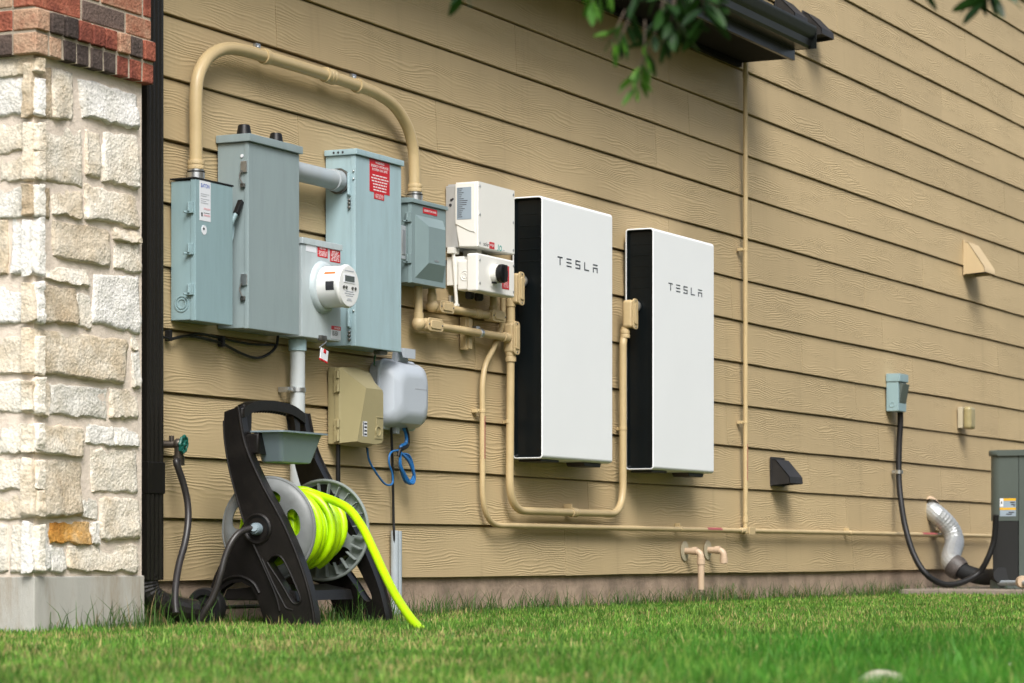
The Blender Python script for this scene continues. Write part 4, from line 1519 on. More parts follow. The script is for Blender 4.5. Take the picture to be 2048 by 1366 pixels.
lab = obj('rating_label', mb, 'grey_label', cov)
mb = MB()
r_ = random.Random(4)
zz0, zz1 = P(930, 440, .1).z, P(930, 376, .1).z
for i in range(15):
    z_ = zz1 - (i + .7) * (zz1 - zz0) / 16
    mb.box(s0 - .0047, s0 - .0042, -(la + .004 + r_.uniform(.015, .05)), -(la + .004), z_ - .0016, z_ + .0012)
obj('print', mb, 'black_print', lab)
mb = MB()
for (u, v) in ((.05, .07), (.05, .5), (.05, .93), (.95, .07), (.95, .5), (.95, .93)):
    screw(mb, s0 + (s1 - s0) * u, nf, zb + (zt - zb) * v, .006, .002)
obj('screw', mb, 'zinc', cov)
xl = P(967, 486, nf).x
zl_t = P(970, 489, nf).z
textmesh('lettering', 'solar', xl, zl_t - .006, .052, .017, nf + .0004, 'black_print', cov, bold=.01)
mb = MB()
xb_ = xl + .055
mb.nbox(xb_, xb_ + .048, nf, nf + .0006, zl_t - .012, zl_t + .016)
rb_ = obj('logo_box', mb, 'red_label', cov)
textmesh('lettering', 'edge', xb_ + .005, zl_t - .005, .038, .016, nf + .001, 'white_print', rb_, bold=.01)
mb = MB()
xc_ = xb_ + .085
zj_ = zl_t - .002
ring = [(.0125, 0), (.0125, .0006), (.008, .0006), (.008, 0)]
mb.lathe(ring, (xc_ + .022, -nf, zj_), (0, -1, 0), 20)
mb.nbox(xc_ - .002, xc_ + .003, nf, nf + .0006, zj_ - .01, zj_ + .014)
mb.nbox(xc_ - .012, xc_ + .003, nf, nf + .0006, zj_ - .012, zj_ - .008)
obj('logo_mark', mb, 'teal_print', cov)
mb = MB()
mb.nbox(xc_ + .042, xc_ + .062, nf, nf + .0006, zj_ - .008, zj_ - .004)
obj('print', mb, 'grey_print', cov)
# switch unit
zt2, zb2_ = P(950, 504, nf).z, P(950, 581, nf).z
mb = MB()
mb.nbox(s0 - .002, s1 - .001, nf - .055, nf, zb2_, zt2, .010, 3)
sw = obj('switch_cover', mb, 'white_cast', inv)
mb = MB()
zs_ = P(930, 521, .09).z
mb.nbox(s0 + .004, s1 - .008, .070, nf - .02, zb2_ + .006, zs_, .010, 3)
mb.nbox(s0 + .012, s1 - .02, NB0, .10, zb2_ + .03, zt2 - .01, .004)
obj('switch_body', mb, 'white_cast', inv)
mb = MB()
zk_ = P(930, 552, .1).z
for r in (.022, .012):
    mb.lathe([(r, 0), (r, .002), (r - .003, .0025), (r - .004, 0)], (s0 + .004, -.108, zk_), (-1, 0, 0), 22)
obj('knockout', mb, 'white_cast', inv)
mb = MB()
for (u, v) in ((.05, .22), (.05, .82), (.96, .15), (.96, .85)):
    screw(mb, s0 + (s1 - s0) * u, nf, zb2_ + (zt2 - zb2_) * v, .006, .002)
obj('screw', mb, 'zinc', sw)
o, x0, x1, z0, z1 = sticker(inv, 1004, 1018, 530, 577, nf + .0004, 'red_label')
textmesh('lettering', 'WARNING', x0 + .008, z0 + (z1 - z0) * .55, (x1 - x0) * .3, (z1 - z0) * .05, nf + .0018, 'white_print', o, bold=.02)
lines(o, x0 + .012, x1 - .006, z0 + .006, z0 + (z1 - z0) * .36, 6, nf + .0013, fill=.3, seed=8)
kc = P(988, 548, nf)
mb = MB()
mb.lathe([(.040, 0), (.040, .022), (.034, .024), (.034, .003)], (kc.x, -nf, kc.z), (0, -1, 0), 28)
obj('switch_base', mb, 'white_clip', inv)
mb = MB()
mb.lathe([(.033, .004), (.033, .026), (.040, .030), (.040, .046), (.035, .050), (0, .050)], (kc.x, -nf, kc.z), (0, -1, 0), 28)
mb.nbox(kc.x - .009, kc.x + .009, nf + .046, nf + .062, kc.z - .036, kc.z + .036, .004)
mb.nbox(kc.x - .044, kc.x - .010, nf + .010, nf + .020, kc.z - .044, kc.z - .036, .002)
obj('rotary_knob', mb, 'black_plastic', inv)
mb = MB()
c = P(908, 498, .06)
mb.box(s0 - .010, s0 + .045, -.062, -.030, zb - .022, zb + .004, .003)
mb.tube([(s0 + .006, -.052, zb - .01), (s0 + .012, -.056, zb - .12), (s0 + .022, -.060, zb - .235)], .0075, 8)
mb.box(s0 + .010, s0 + .034, -.068, -.050, zb - .243, zb - .232, .002)
obj('antenna', mb, 'white_clip', inv)
mb = MB()
mb.nbox(s0 + .10, s0 + .14, .05, .12, zb - .03, zb + .002, .003)
obj('bracket', mb, 'white_clip', inv)
for px in (944, 962):
    mb = MB()
    c = P(px, 590, .11)
    mb.lathe([(.016, 0), (.020, -.006), (.020, -.024), (.014, -.032), (0, -.034)], (c.x, -.10, zb2_ + .006), (0, 0, 1), 16)
    obj('cable_gland', mb, 'black_plastic', inv)
mb = MB()
mb.nbox(s0 + .03, s0 + .055, .017, .03, zb2_ - .05, zb2_ - .01, .002)
obj('mount_tab', mb, 'zinc', inv)

# ------------------------------------------------------------------ home batteries
def battery(label, px_fl, px_fr, py_t, py_b, logo_py, logo_px):
    nb_, nf = 0.034, 0.182
    s0, s1, zt, zb = boxdims(px_fl, px_fr, py_t, py_b, nf)
    t = thing('home_battery', label, 'battery', ((s0 + s1) / 2, -0.1, zb), 'wall mounted home batteries')
    def loop_pts(ins, r):
        pts = []
        n0, n1, z0, z1 = nb_ + ins, nf - ins, zb + ins, zt - ins
        for (cn, cz, a0) in ((n1 - r, z1 - r, 0), (n0 + r, z1 - r, 90), (n0 + r, z0 + r, 180), (n1 - r, z0 + r, 270)):
            for i in range(6):
                a = math.radians(a0 + 90 * i / 5)
                pts.append((cn + r * math.cos(a), cz + r * math.sin(a)))
        return pts
    out_, inn = loop_pts(0, .017), loop_pts(.0065, .0115)
    mb = MB()
    prof = [(s0 + .0015, loop_pts(.0015, .0155)), (s0, loop_pts(.003, .0145)), (s0, loop_pts(.0055, .0125)), (s0 + .002, inn), (s0 + .05, inn)]
    prof = [(s1 - .004, loop_pts(.0, .017)), (s0 + .0025, out_)] + prof
    prof = [(s1 - .05, inn), (s1 - .001, inn), (s1, loop_pts(.004, .013))] + prof
    rings = [[mb.bm.verts.new((x, -n_, z_)) for n_, z_ in q] for x, q in prof]
    for a, b_ in zip(rings[:-1], rings[1:]):
        for i in range(len(a)):
            mb.bm.faces.new((a[i], a[(i + 1) % len(a)], b_[(i + 1) % len(a)], b_[i]))
    obj('shell', mb, 'white_shell', t, sharp=50)
    mb = MB()
    # black side: dished panel set inside the shell rim
    li = [(n_, z_) for n_, z_ in loop_pts(.0072, .011)]
    l2 = [(n_, z_) for n_, z_ in loop_pts(.016, .010)]
    rings = [[mb.bm.verts.new((x, -n_, z_)) for n_, z_ in q] for x, q in ((s0 + .004, li), (s0 + .007, li), (s0 + .022, l2))]
    for a, b_ in zip(rings[:-1], rings[1:]):
        for i in range(len(a)):
            mb.bm.faces.new((a[i], a[(i + 1) % len(a)], b_[(i + 1) % len(a)], b_[i]))
    mb.bm.faces.new(rings[-1])
    side = obj('side_panel', mb, 'unit_black', t, sharp=30)
    for k in range(5):
        mb = MB()
        z_ = zt - .075 - k * .052
        mb.box(s0 + .0205, s0 + .0226, -(nf - .022), -(nb_ + .024), z_ - .0025, z_ + .0025, .001, 1)
        obj('vent_slat', mb, 'unit_black', side)
    mb = MB()
    mb.box(s1 - .02, s1 - .015, -(nf - .010), -(nb_ + .010), zb + .010, zt - .010)
    obj('far_side_panel', mb, 'unit_black', t)
    mb = MB()
    mb.nbox(s0 + .03, s1 - .03, NB0 - .001, nb_ - .001, zb + .06, zt - .06, .002)
    obj('mount_bracket', mb, 'steel_dark', t)
    mb = MB()
    mb.prism([(s0 + (s1 - s0) * .66, -.06, zb - .001), (s0 + (s1 - s0) * .93, -.06, zb - .001), (s0 + (s1 - s0) * .91, -.06, zb - .020), (s0 + (s1 - s0) * .69, -.06, zb - .020)], (0, -.09, 0), .003)
    obj('foot', mb, 'black_plastic', t)
    mb = MB()
    mb.nbox(s0 + .03, s0 + .22, .05, .16, zb - .012, zb - .001, .003)
    obj('foot', mb, 'black_plastic', t)
    # raised letters built from bars
    zl0 = P(logo_px[0], logo_py[1], nf).z
    zl1 = P(logo_px[0], logo_py[0], nf).z
    xs0, xs1 = P(logo_px[0], logo_py[0], nf).x, P(logo_px[1], logo_py[0], nf).x
    lh = zl1 - zl0
    pitch = (xs1 - xs0 - .052) / 4
    lwid = .052
    th = lh * .15
    st_ = .0085
    def bar(mb, x0, x1, v0, v1):
        mb.nbox(x0, x1, nf - .0004, nf + .0009, zl0 + lh * v0, zl0 + lh * v1)
    q = .15
    glyph = {
        'T': [(0, 1, 1 - q, 1), (.41, .59, 0, .80)],
        'E': [(0, 1, 1 - q, 1), (0, 1, .5 - q / 2, .5 + q / 2), (0, 1, 0, q)],
        'S': [(0, 1, 1 - q, 1), (0, 1, .5 - q / 2, .5 + q / 2), (0, 1, 0, q), (0, .18, .57, .86), (.82, 1, .14, .43)],
        'L': [(0, 1, 0, q), (0, .18, .14, 1)],
        'A': [(0, 1, 1 - q, 1), (0, 1, .62 - q, .62), (0, .18, 0, .48), (.82, 1, 0, .48)]}
    for i, ch in enumerate('TESLA'):
        mb = MB()
        x = xs0 + i * pitch
        for (a, b_, v0, v1) in glyph[ch]:
            bar(mb, x + a * lwid, x + b_ * lwid, v0, v1)
        obj('letter', mb, 'logo_grey', t)
    return t
battery('white wall battery nearer the inverter, left of the two', 1085, 1225, 391, 917, (512, 529), (1115, 1195))
battery('white wall battery farther from the inverter, right of the two', 1307, 1428, 455, 939, (565, 580), (1337, 1404))

# ------------------------------------------------------------------ telecom boxes
nf = 0.108
tb = thing('telecom_box', 'beige plastic telecom box with hinged sculpted cover', 'utility box', P(700, 890, .06))
sL, sR = P(676, 800, .066).x, P(763, 800, .105).x
zt, zb = P(676, 731, .066).z, P(676, 890, .066).z
mb = MB()
mb.nbox(sL + .004, sR - .004, NB0, .052, zb + .004, zt - .004, .006, 2)
obj('back_box', mb, 'telecom_beige', tb)
# sculpted cover: rounded outline, angular facets
def lerp(a, b_, t): return a + (b_ - a) * t
W_, H_ = sR - sL, zt - zb
mb = MB()
def ring(n_, pts):
    return [mb.bm.verts.new((sL + u * W_, -n_, zb + v * H_)) for u, v in pts]
outl = [(0, .02), (.25, 0), (.75, -.01), (.93, .015), (.995, .06), (1, .5), (1, .72), (.97, .86), (.85, .96), (.5, 1.0), (.15, .99), (0, .97)]
mid = [(.03, .03), (.26, .015), (.74, .005), (.92, .03), (.98, .075), (.985, .5), (.985, .71), (.95, .84), (.83, .94), (.5, .97), (.17, .965), (.04, .95)]
top = [(.20, .05), (.30, .04), (.74, .03), (.90, .05), (.95, .09), (.955, .5), (.955, .69), (.93, .73), (.82, .735), (.64, .735), (.52, .735), (.46, .735)]
rings = [ring(.053, outl), ring(.070, outl), ring(.080, mid), ring(nf + .012, top)]
for a, b_ in zip(rings[:-1], rings[1:]):
    for i in range(len(a)):
        mb.bm.faces.new((a[i], a[(i + 1) % len(a)], b_[(i + 1) % len(a)], b_[i]))
mb.bm.faces.new(rings[-1])
mb.bm.faces.new(rings[0][::-1])
cov = obj('cover', mb, 'telecom_beige', tb, sharp=22)
for v in (.80, .18):
    mb = MB()
    z_ = zb + H_ * v
    mb.box(sL - .008, sL + .004, -.074, -.050, z_ - .045, z_ + .045, .004)
    mb.cyl((sL - .008, -.070, z_ - .04), (sL - .008, -.070, z_ - .012), .007, n=10)
    mb.cyl((sL - .008, -.070, z_ + .012), (sL - .008, -.070, z_ + .04), .007, n=10)
    obj('hinge', mb, 'telecom_beige', tb)
c = P(711, 857, nf + .012)
mb = MB()
mb.nbox(sL + W_ * .36, sL + W_ * .48, nf + .012, nf + .0128, zb + H_ * .12, zb + H_ * .31)
lab = obj('label_sticker', mb, 'white_label', cov)
mb = MB()
mb.nbox(sL + W_ * .365, sL + W_ * .385, nf + .0128, nf + .0134, zb + H_ * .125, zb + H_ * .305)
for i in range(4):
    mb.nbox(sL + W_ * .40, sL + W_ * .47, nf + .0128, nf + .0134, zb + H_ * (.135 + i * .045), zb + H_ * (.158 + i * .045))
obj('print', mb, 'black_print', lab)
mb = MB()
mb.nbox(sL + W_ * .70, sL + W_ * .93, nf + .012, nf + .0145, zb + H_ * .10, zb + H_ * .14, .001)
mb.nbox(sL + W_ * .74, sL + W_ * .76, nf + .012, nf + .0145, zb + H_ * .14, zb + H_ * .38, .001)
mb.nbox(sL + W_ * .74, sL + W_ * .94, nf + .012, nf + .0145, zb + H_ * .37, zb + H_ * .385, .001)
mb.lathe([(.022, 0), (.022, .004), (.017, .004), (.017, 0)], (sL + W_ * .80, -(nf + .012), zb + H_ * .20), (0, -1, 0), 18)
obj('moulded_panel', mb, 'telecom_beige', cov)
mb = MB()
mb.cyl((P(676, 900, .045).x, -.045, zb + .006), (P(676, 900, .045).x, -.045, -.02), .0095, n=12)
obj('feed_tube', mb, 'black_plastic', tb)

nf = .125
tg2 = thing('grey_network_box', 'pale grey rounded network box with a moulded hook on top', 'utility box', P(810, 850, .06))
sL, sR = P(790, 780, nf).x - .02, P(862, 780, nf).x
zt, zb = P(800, 718, nf).z, P(800, 856, nf).z
W_, H_ = sR - sL, zt - zb
mb = MB()
def rr(n_, ins, r, dz=0.0):
    pts = []
    x0, x1, z0, z1 = sL + ins, sR - ins, zb + ins, zt - ins + dz
    for (cx_, cz_, a0) in ((x1 - r, z1 - r, 0), (x0 + r, z1 - r, 90), (x0 + r, z0 + r, 180), (x1 - r, z0 + r, 270)):
        for i in range(7):
            a = math.radians(a0 + 90 * i / 6)
            pts.append(mb.bm.verts.new((cx_ + r * math.cos(a), -n_, cz_ + r * math.sin(a))))
    return pts
rings = [rr(NB0, .006, .05), rr(.052, .0, .055), rr(.056, -.004, .058), rr(.063, -.004, .058), rr(.066, .004, .054), rr(.095, .010, .055), rr(.120, .022, .06), rr(.136, .048, .055), rr(.140, .075, .045)]
for a, b_ in zip(rings[:-1], rings[1:]):
    for i in range(len(a)):
        mb.bm.faces.new((a[i], a[(i + 1) % len(a)], b_[(i + 1) % len(a)], b_[i]))
mb.bm.faces.new(rings[-1])
mb.bm.faces.new(rings[0][::-1])
obj('body', mb, 'telecom_grey', tg2, sharp=30)
mb = MB()
xc = (sL + sR) / 2
mb.prism([(xc - .05, -.055, zt - .01), (xc - .05, -.062, zt + .035), (xc - .05, -.085, zt + .050), (xc - .05, -.115, zt + .048), (xc - .05, -.115, zt + .010), (xc - .05, -.107, zt + .010), (xc - .05, -.106, zt + .036), (xc - .05, -.085, zt + .038), (xc - .05, -.075, zt - .02)], (.10, 0, 0), .003)
obj('hook', mb, 'telecom_grey', tg2)
mb = MB()
mb.nbox(xc + .0, xc + .10, .1402, .1408, zb + H_ * .585, zb + H_ * .595)
obj('seam', mb, 'grey_print', tg2)
mb = MB()
mb.nbox(xc - .05, xc - .02, .05, .08, zb - .02, zb + .01, .004)
obj('clip', mb, 'telecom_grey', tg2)

# cables under the boxes
nC = .07
c1 = thing('black_drop_cable', 'thin black cable dropping from the grey network box', 'cable', P(786, 860, nC))
mb = MB()
mb.tube(smooth([P(782, 850, nC), P(784, 900, .05), P(786, 980, .035), P(787, 1040, .035), P(788, 1064, .04), P(789, 1090, .04)], 6), .0055, 8)
obj('sheath', mb, 'black_rubber', c1)
c2 = thing('blue_wire_bundle', 'coiled bundle of blue wire hanging under the network box', 'wire', P(815, 930, nC))
mb = MB()
for k in range(7):
    du = random.uniform(-6, 6)
    dv = random.uniform(-8, 8)
    wd_ = random.uniform(6, 14)
    n_ = .07 + .008 * random.uniform(-1, 1)
    pts = [P(801, 905, n_), P(805 + du * .3 - wd_ * .4, 930 + dv, n_), P(812 + du, 960 + dv * .5, n_), P(822 + du, 966 + dv * .3, n_ + .004), P(828 + du * .3, 950 + dv, n_ + .006), P(815 + wd_ * .4, 920 + dv, n_ + .004), P(802, 906, n_)]
    mb.tube(smooth(pts, 6), .0042, 6)
mb.tube(smooth([P(801, 905, .07), P(802, 893, .072), P(812, 886, .075), P(812, 868, .075), P(807, 855, .075)], 5), .0075, 8)
obj('coil', mb, 'blue_wire', c2)
mb = MB()
mb.tube(smooth([P(797, 912, .072), P(800, 900, .074), P(806, 897, .078), P(815, 890, .077), P(815, 870, .078), P(810, 854, .078)], 5), .0085, 8)
obj('tie', mb, 'black_rubber', c2)
c3 = thing('blue_patch_wire', 'blue wire looping from the beige box to the coil', 'wire', P(770, 960, nC))
mb = MB()
mb.tube(smooth([P(735, 896, .06), P(738, 920, .065), P(752, 945, .07), P(770, 968, .07), P(784, 968, .07), P(785, 950, .07), P(778, 925, .07), P(782, 905, .07), P(800, 900, .07)], 6), .0042, 8)
obj('strand', mb, 'blue_wire', c3)
mb = MB()
mb.tube(smooth([P(733, 894, .055), P(736, 912, .058), P(744, 932, .062), P(754, 950, .066)], 6), .0035, 8)
obj('strand', mb, 'black_rubber', c3)
c4 = thing('ground_wire', 'short dark green wire between the pale panel and network box', 'wire', P(752, 705, .09))
mb = MB()
mb.tube(smooth([P(762, 697, .11), P(754, 702, .10), P(750, 712, .08), P(748, 730, .06)], 5), .0035, 8)
obj('strand', mb, 'green_wire', c4)
c5 = thing('grey_ground_conduit', 'short grey split conduit standing at the wall foot', 'conduit', P(793, 1190, .035))
mb = MB()
xg = P(789, 1060, .035).x
mb.cyl((xg, -.036, -.05), (xg, -.036, P(790, 1061, .035).z), .0165, n=14)
obj('half_pipe', mb, 'grey_pvc', c5)
mb = MB()
mb.cyl((xg + .033, -.034, -.05), (xg + .033, -.034, P(800, 1062, .035).z), .0155, n=14)
obj('half_pipe', mb, 'grey_pvc', c5)
# black cable along the wall under the boxes
c6 = thing('wall_cable', 'black cable sagging along the wall under the disconnect switch', 'cable', P(440, 680, .03))
mb = MB()
mb.tube(smooth([P(326, 674, .028), P(342, 678, .028), P(375, 672, .024), P(420, 680, .024), P(450, 690, .026), P(485, 708, .026), P(515, 716, .026), P(540, 706, .026), P(553, 690, .026), P(556, 668, .03)], 7), .0055, 8)
obj('sheath', mb, 'black_rubber', c6)
mb = MB()
mb.tube(smooth([P(360, 674, .02), P(400, 668, .02), P(440, 676, .022), P(500, 688, .022), P(552, 690, .024)], 7), .0045, 8)
obj('sheath', mb, 'black_rubber', c6)
for px, py in ((340, 672), (446, 684)):
    mb = MB()
    c = P(px, py, .03)
    mb.nbox(c.x - .008, c.x + .008, .012, .036, c.z - .018, c.z + .022, .003)
    obj('cable_clip', mb, 'black_rubber', c6)

# ------------------------------------------------------------------ hose bib and its hose
hb = P(345, 888, .06)
bib = thing('hose_bib', 'weathered brass hose tap with green wheel handle', 'tap', hb)
mb = MB()
zt_ = P(350, 888, .08).z
xh = P(345, 888, .06).x
mb.cyl((xh - .02, -.012, zt_), (xh + .006, -.085, zt_), .014, n=14)
mb.sphere((xh + .004, -.082, zt_), .021, 14)
mb.tube([(xh + .004, -.082, zt_), P(367, 889, .122)], .010, 12)
mb.cyl((xh + .004, -.084, zt_), (xh + .004, -.084, zt_ - .06), .0165, n=14)
mb.cyl((xh + .004, -.084, zt_ - .04), (xh + .004, -.084, zt_ - .075), .020, n=10)
mb.cyl((xh - .006, -.06, zt_), (xh - .006, -.06, zt_ + .03), .009, n=10)
obj('body', mb, 'brass', bib)
mb = MB()
hc = P(367, 889, .125)
ax = Vector((.12, -.98, -.12)).normalized()
u = ax.orthogonal().normalized()
v = ax.cross(u)
ringp = []
for k in range(33):
    a = 2 * math.pi * k / 32
    r = .028 + .0022 * math.cos(8 * a)
    ringp.append(hc + u * (r * math.cos(a)) + v * (r * math.sin(a)))
mb.tube(ringp, .0055, 8, False)
for k in range(4):
    a = math.pi * k / 4
    q = u * (.026 * math.cos(a)) + v * (.026 * math.sin(a))
    mb.cyl(hc - q, hc + q, .004, n=8)
mb.sphere(hc, .009, 10)
obj('wheel_handle', mb, 'valve_green', bib)
h1 = thing('tap_hose', 'dark grey hose hanging from the tap into the grass', 'hose', P(372, 1000, .1))
mb = MB()
mb.tube(smooth([(xh + .004, -.084, zt_ - .06), P(353, 925, .09), P(366, 965, .10), P(375, 1005, .11), P(376, 1045, .12), P(370, 1085, .13), P(359, 1125, .14), P(352, 1165, .16), P(350, 1200, .18), P(352, 1228, .20)], 7), .0125, 12)
obj('tube', mb, 'hose_dark', h1)

# ------------------------------------------------------------------ hose reel cart
RZ = 9.80
piv = D(515, 1058, RZ)
yaw = math.radians(2.5)
AXD = Vector((math.cos(yaw), math.sin(yaw), 0))            # drum axis: along the wall, slightly turned
UD = Vector((math.sin(yaw), -math.cos(yaw), 0))            # towards the yard
ZP = piv.z
RO = Vector((piv.x, piv.y, 0))
SCL = F / RZ
USC = SCL * (0.8987 + (515 - 1024) / F * 0.4386)
reel = thing('hose_reel_cart', 'black two wheeled hose reel cart with grey drum standing at the wall', 'hose reel', RO)
def R(a, u, z):
    if SPL: a = a + SPL * (ZP - z)
    return RO + AXD * a + UD * u + Vector((0, 0, z))
def fp(px, py):
    return ((px - 515) / USC, ZP - (py - 1058) / SCL)
bar_l = [(450, 822), (449, 850), (452, 890), (461, 942), (476, 1000), (489, 1044), (506, 1086), (530, 1140), (554, 1200), (564, 1262)]
bar_r = [(478, 812), (483, 848), (489, 880), (501, 916), (528, 976), (560, 1036), (588, 1100), (610, 1165), (622, 1220), (626, 1262)]
panel = [(492, 1036), (470, 1068), (448, 1108), (428, 1150), (415, 1188), (408, 1240), (424, 1240), (428, 1205), (440, 1178), (460, 1164), (480, 1162), (500, 1172), (512, 1192), (520, 1225), (530, 1262), (566, 1262), (556, 1200), (532, 1140), (508, 1086)]
SLOT = [(534, 1124), (544, 1113), (560, 1113), (574, 1136), (588, 1168), (598, 1194), (596, 1206), (583, 1204), (562, 1168), (545, 1142)]
LA = 0.50
SPL = 0.0
def side_frame(a0, dirn, nm):
    """one moulded side: a = position of the outer face, dirn = +1 if the body lies towards +a"""
    mb = MB()
    n_ = len(bar_l)
    ls = smooth([Vector((*fp(*p), 0)) for p in bar_l], 3)
    rs = smooth([Vector((*fp(*p), 0)) for p in bar_r], 3)
    poly = [R(a0, p.x, p.y) for p in ls] + [R(a0, p.x, p.y) for p in rs[::-1]]
    slot = [R(a0, p.x, p.y) for p in smooth([Vector((*fp(*p), 0)) for p in SLOT + SLOT[:1]], 3)[:-1]]
    mb.plate(poly, [slot], AXD * (0.050 * dirn))
    o = obj('side_frame', mb, 'black_frame', reel, sharp=40)
    mb = MB()
    poly = [R(a0 + 0.010 * dirn, *fp(*p)) for p in panel]
    mb.prism(poly, AXD * (0.034 * dirn), 0.004, 2)
    obj('rear_panel', mb, 'black_frame', o, sharp=40)
    mb = MB()
    mb.tube([R(a0, p.x, p.y) for p in rs], 0.0055, 8)
    mb.tube([R(a0, p.x, p.y) for p in ls[2:-2]], 0.004, 8)
    mb.tube(fillet([R(a0 + .001 * dirn, *fp(*p)) for p in ((524, 1118), (546, 1168), (570, 1216), (584, 1220))], .01, 4), .0042, 8)
    mb.tube(smooth([R(a0 + .010 * dirn, *fp(*p)) for p in ((424, 1200), (436, 1172), (458, 1156), (482, 1154), (504, 1166), (516, 1186))], 5), .006, 8)
    obj('rib', mb, 'black_frame', o)
    mb = MB()
    mb.tube(slot + slot[:1], .004, 8, False)
    obj('slot_rim', mb, 'black_frame', o)
    mb = MB()
    mb.lathe([(.056, 0), (.056, .005), (.050, .008), (.044, .006), (.040, .002), (0, .002)], R(a0 + .001 * dirn, 0, ZP), -AXD * dirn, 30)
    obj('hub_boss', mb, 'black_frame', o)
    return o
sf = side_frame(0.0, 1, 'a')
SPL = 0.11
side_frame(0.578, -1, 'b')
SPL = 0.0
# wheels at the back
for a_, d_ in ((-.012, 1), (.620, -1)):
    wu, wz = fp(416, 1222)
    mb = MB()
    prof = [(.012, -.004), (.040, -.004), (.046, -.014), (.066, -.016), (.072, -.008), (.072, .022), (.066, .030), (.012, .028)]
    mb.lathe(prof, R(a_, wu, .074), AXD * d_, 28)
    wl = obj('wheel', mb, 'black_rubber', reel)
    mb = MB()
    mb.lathe([(0, -.010), (.014, -.010), (.016, -.004)], R(a_, wu, .074), AXD * d_, 16)
    obj('hub_cap', mb, 'black_plastic', wl)
mb = MB()
mb.cyl(R(0, wu, .074), R(.612, wu, .074), .008, n=10)
obj('wheel_axle', mb, 'steel_dark', reel)
# handle: closed grip loop joining the two sides
u0, zt_h = fp(470, 818)
mb = MB()
hp = [R(0.01, u0 + .005, zt_h - .012), R(.10, u0 + .004, zt_h + .016), R(.20, u0, zt_h + .026), R(.30, u0, zt_h + .026), R(.40, u0 + .002, zt_h + .016), R(LA - .01, u0 + .005, zt_h - .012)]
hp = smooth(hp, 6)
poly = [p + Vector((0, 0, .016)) for p in hp] + [p - Vector((0, 0, .020)) for p in hp[::-1]]
poly = [p - UD * .018 for p in poly]
mb.prism(poly, UD * .042, .012, 3)
grip = obj('handle', mb, 'black_frame', reel, sharp=50)
mb = MB()
for i in range(12):
    q = R(.14 + i * .02, u0 + .004, zt_h + .004 + .004 * math.sin(i / 11 * math.pi))
    mb.sphere(q, .010, 8)
obj('grip_knurl', mb, 'black_frame', grip)
for a_ in (.052, LA - .052):
    sg = 1 if a_ < .2 else -1
    mb = MB()
    mb.prism([R(a_ - .01 * sg, u0 - .014, zt_h + .020), R(a_ + .055 * sg, u0 - .014, zt_h + .020), R(a_ + .030 * sg, u0 - .014, zt_h - .02), R(a_ + .018 * sg, u0 - .008, zt_h - .09), R(a_ + .030 * sg, u0 - .004, zt_h - .15), R(a_ - .01 * sg, u0 - .004, zt_h - .17)], UD * .032, .008, 2)
    obj('handle_web', mb, 'black_frame', reel, sharp=50)
# cross braces
mb = MB()
bu, bz = fp(492, 890)
mb.prism([R(.03, bu - .03, bz - .035), R(.03, bu + .035, bz - .030), R(.03, bu + .035, bz + .045), R(.03, bu - .03, bz + .040)], AXD * (LA - .06), .01, 3)
obj('upper_brace', mb, 'black_frame', reel)
mb = MB()
bu, bz = fp(500, 1195)
mb.prism([R(.03, -.16, .10), R(.03, .14, .10), R(.03, .13, .135), R(.03, .03, .155), R(.03, -.14, .14)], AXD * (LA - .06), .006, 2)
obj('lower_brace', mb, 'black_frame', reel)
# storage tray
mb = MB()
tu0, tz1 = -.052, fp(515, 861)[1]
ta0, ta1 = .045, .375
td = .125
th_ = .108
def trect(z, ins_a, ins_u):
    r = .016
    a0, a1, b0, b1 = ta0 + ins_a, ta1 - ins_a, tu0 + ins_u * .35, tu0 + td - ins_u
    pts = []
    for (ca, cu, s_) in ((a1 - r, b1 - r, 0), (a0 + r, b1 - r, 90), (a0 + r, b0 + r, 180), (a1 - r, b0 + r, 270)):
        for i in range(5):
            a = math.radians(s_ + 22.5 * i)
            pts.append(mb.bm.verts.new(R(ca + r * math.cos(a), cu + r * math.sin(a), z)))
    return pts
rings = [trect(tz1 - th_ + .004, .066, .034), trect(tz1 - th_, .060, .030), trect(tz1 - th_ + .004, .052, .026), trect(tz1 - .006, .008, .006), trect(tz1 - .004, -.012, -.010), trect(tz1 + .002, -.012, -.010), trect(tz1 + .002, .010, .008), trect(tz1 - th_ + .008, .056, .030)]
for a, b_ in zip(rings[:-1], rings[1:]):
    for i in range(len(a)):
        mb.bm.faces.new((a[i], a[(i + 1) % len(a)], b_[(i + 1) % len(a)], b_[i]))
mb.bm.faces.new(rings[0][::-1])
mb.bm.faces.new(rings[-1])
tray = obj('storage_tray', mb, 'tray_grey', reel, sharp=40)
mb = MB()
fpth = [(.19, -.088), (.203, -.045), (.218, -.034), (.30, -.034), (.315, -.045), (.322, -.085)]
mb.tube(fillet([R(a, tu0 + td - .006 + dz * .24, tz1 + dz) for a, dz in fpth], .012, 4), .0016, 6)
obj('moulded_line', mb, 'tray_grey', tray)
